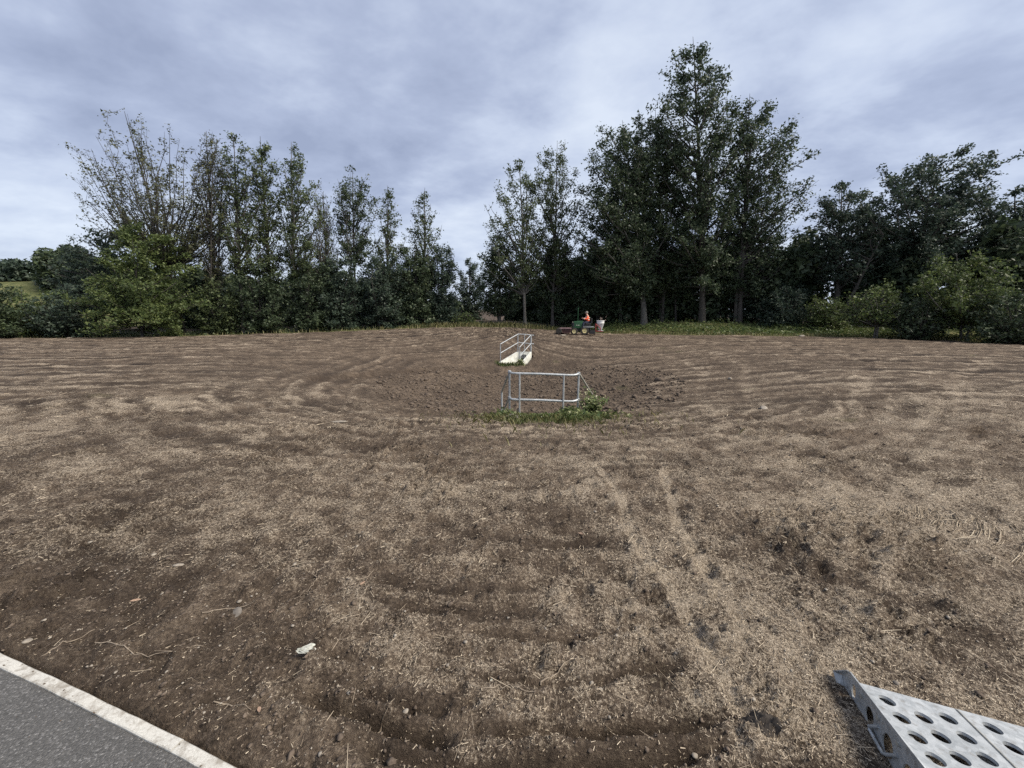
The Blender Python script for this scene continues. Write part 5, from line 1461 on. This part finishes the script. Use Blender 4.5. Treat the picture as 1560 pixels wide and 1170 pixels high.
def leaf_thing(x, y, L, W, mat, label, seed, curl=.4, rz=0, group='fallen leaves on the soil'):
    L *= .62; W *= .55
    rng = np.random.default_rng(seed)
    bm = bmesh.new(); n = 8; rows = []
    for i in range(n + 1):
        t = i / n; w = W * math.sin(math.pi * min(1, t * .94 + .03)) ** .8
        row = []
        for j in range(5):
            s = j / 2 - 1
            row.append(bm.verts.new((L * (t - .5), w * s * .5, curl * L * (.35 * s * s * (w / W) + .35 * (t - .5) ** 2 * 2) + rng.normal(0, .03 * L * curl))))
        rows.append(row)
    for a_, b_ in zip(rows[:-1], rows[1:]):
        for j in range(4): bm.faces.new((a_[j], a_[j + 1], b_[j + 1], b_[j]))
    me = bpy.data.meshes.new('fallen_leaf'); bm.to_mesh(me); bm.free()
    o = link_mesh('fallen_leaf', me, M[mat], None, (x, y, gz(x, y) + .006), True); o.rotation_euler = (rng.uniform(-.3, .3), rng.uniform(-.2, .2), rz)
    md = o.modifiers.new('solid', 'SOLIDIFY'); md.thickness = .0015
    tag(o, label, 'leaf', group)
leaf_thing(-2.30, 2.14, .085, .04, 'dead_leaf', 'brown curled leaf on the soil near the left edge', 1, .5, .5)
leaf_thing(-.955, 2.26, .07, .035, 'dead_leaf', 'reddish brown leaf standing left of the foreground centre', 2, .6, 1.0)
leaf_thing(-1.43, 2.08, .06, .035, 'dead_leaf', 'pinkish brown leaf below the short forked twig', 3, .4, .2)
leaf_thing(-.10, 1.60, .045, .018, 'pale_leaf', 'small pale curled leaf at the end of the thin twig', 4, .7, 1.4)
leaf_thing(-1.12, 1.47, .05, .03, 'dead_leaf', 'brown leaf in the dark soil right of the crooked twig', 5, .4, 2.2)
leaf_thing(.55, 2.9, .08, .04, 'dead_leaf', 'tan leaf in the straw right of the foreground centre', 6, .5, 2.5)
# crumpled pale leaf: several folded blades held together
cr = empty('crumpled_leaf', (-1.045, 1.735, gz(-1.045, 1.735) + .002), .15)
cr.scale = (.66, .66, .5)
tag(cr, 'crumpled pale green and white leaf on the dark soil left of the grooves', 'leaf')
for k, (dx, dy, rz, L) in enumerate(((0, 0, .0, .115), (.01, .018, .35, .10), (-.015, -.014, -.3, .10), (.02, -.005, -.12, .12))):
    bm = bmesh.new(); rows = []
    for i in range(8):
        t = i / 7; w = .026 * math.sin(math.pi * (t * .9 + .06)) ** .7
        rows.append([bm.verts.new((L * (t - .5), w * s, .006 * k + .016 * abs(s) + .006 * math.sin(9 * t + k))) for s in (-1, -.5, 0, .5, 1)])
    for a_, b_ in zip(rows[:-1], rows[1:]):
        for j in range(4): bm.faces.new((a_[j], a_[j + 1], b_[j + 1], b_[j]))
    me = bpy.data.meshes.new('blade'); bm.to_mesh(me); bm.free()
    o = link_mesh('blade', me, M['pale_leaf'], cr, (dx, dy, 0), True); o.rotation_euler = (.1 * k, 0, rz)
    md = o.modifiers.new('solid', 'SOLIDIFY'); md.thickness = .0012
# flat dark clod near the ramp
rng = np.random.default_rng(9)
bm = bmesh.new(); bmesh.ops.create_icosphere(bm, subdivisions=4, radius=1)
for v_ in bm.verts:
    c = v_.co.copy(); an = math.atan2(c.y, c.x)
    k = 1 + .35 * float(fbm(np.array([c.x * 1.4 + 3]), np.array([c.y * 1.4 + 7]), 3, 4)[0]); k2 = float(fbm(np.array([c.x * 5]), np.array([c.y * 5]), 3, 6)[0])
    xw = c.x * .085 * k; yw = c.y * .060 * k
    xr, yr = xw * math.cos(-.5) - yw * math.sin(-.5), xw * math.sin(-.5) + yw * math.cos(-.5)
    crack = .012 * max(0, .25 - abs(math.sin(c.x * 8 + 4 * c.y + 6 * k2))) * 4
    v_.co = Vector((xr, yr, gz(1.075 + xr, 1.425 + yr) + (max(c.z, -.6) * .013 + (k2 * .022 - crack) * max(0, c.z) - .002)))
me = bpy.data.meshes.new('soil_clod'); bm.to_mesh(me); bm.free()
o = link_mesh('soil_clod', me, M['clod_dark'], None, (1.075, 1.425, 0), True)
tag(o, 'flat cracked dark clod of soil left of the steel ramp', 'clod')
# torn white sheet in the grass below the near railing
def sheet(x0, y0, L, W, label, seed, rz):
    rng = np.random.default_rng(seed)
    bm = bmesh.new(); rows = []
    for i in range(15):
        t = i / 14
        rows.append([bm.verts.new((L * (t - .5), W * (s - .5) * (.6 + .5 * math.sin(5 * t + 1)) + .06 * math.sin(7 * t), .05 + .035 * math.sin(11 * t + 2 * s) + rng.normal(0, .01))) for s in np.linspace(0, 1, 5)])
    for a_, b_ in zip(rows[:-1], rows[1:]):
        for j in range(4): bm.faces.new((a_[j], a_[j + 1], b_[j + 1], b_[j]))
    me = bpy.data.meshes.new('torn_sheet'); bm.to_mesh(me); bm.free()
    o = link_mesh('torn_sheet', me, M['rag'], None, (x0, y0, gz(x0, y0)), True); o.rotation_euler = (0, 0, rz)
    md = o.modifiers.new('solid', 'SOLIDIFY'); md.thickness = .006
    tag(o, label, 'torn sheet')
sheet(.42, 9.0, .55, .16, 'torn white sheet lying in the weeds below the nearer railing', 3, -.12)
print('tris', sum(len(o.data.loop_triangles) if o.data.loop_triangles else 2 * len(o.data.polygons) for o in scene.objects if o.type == 'MESH'))
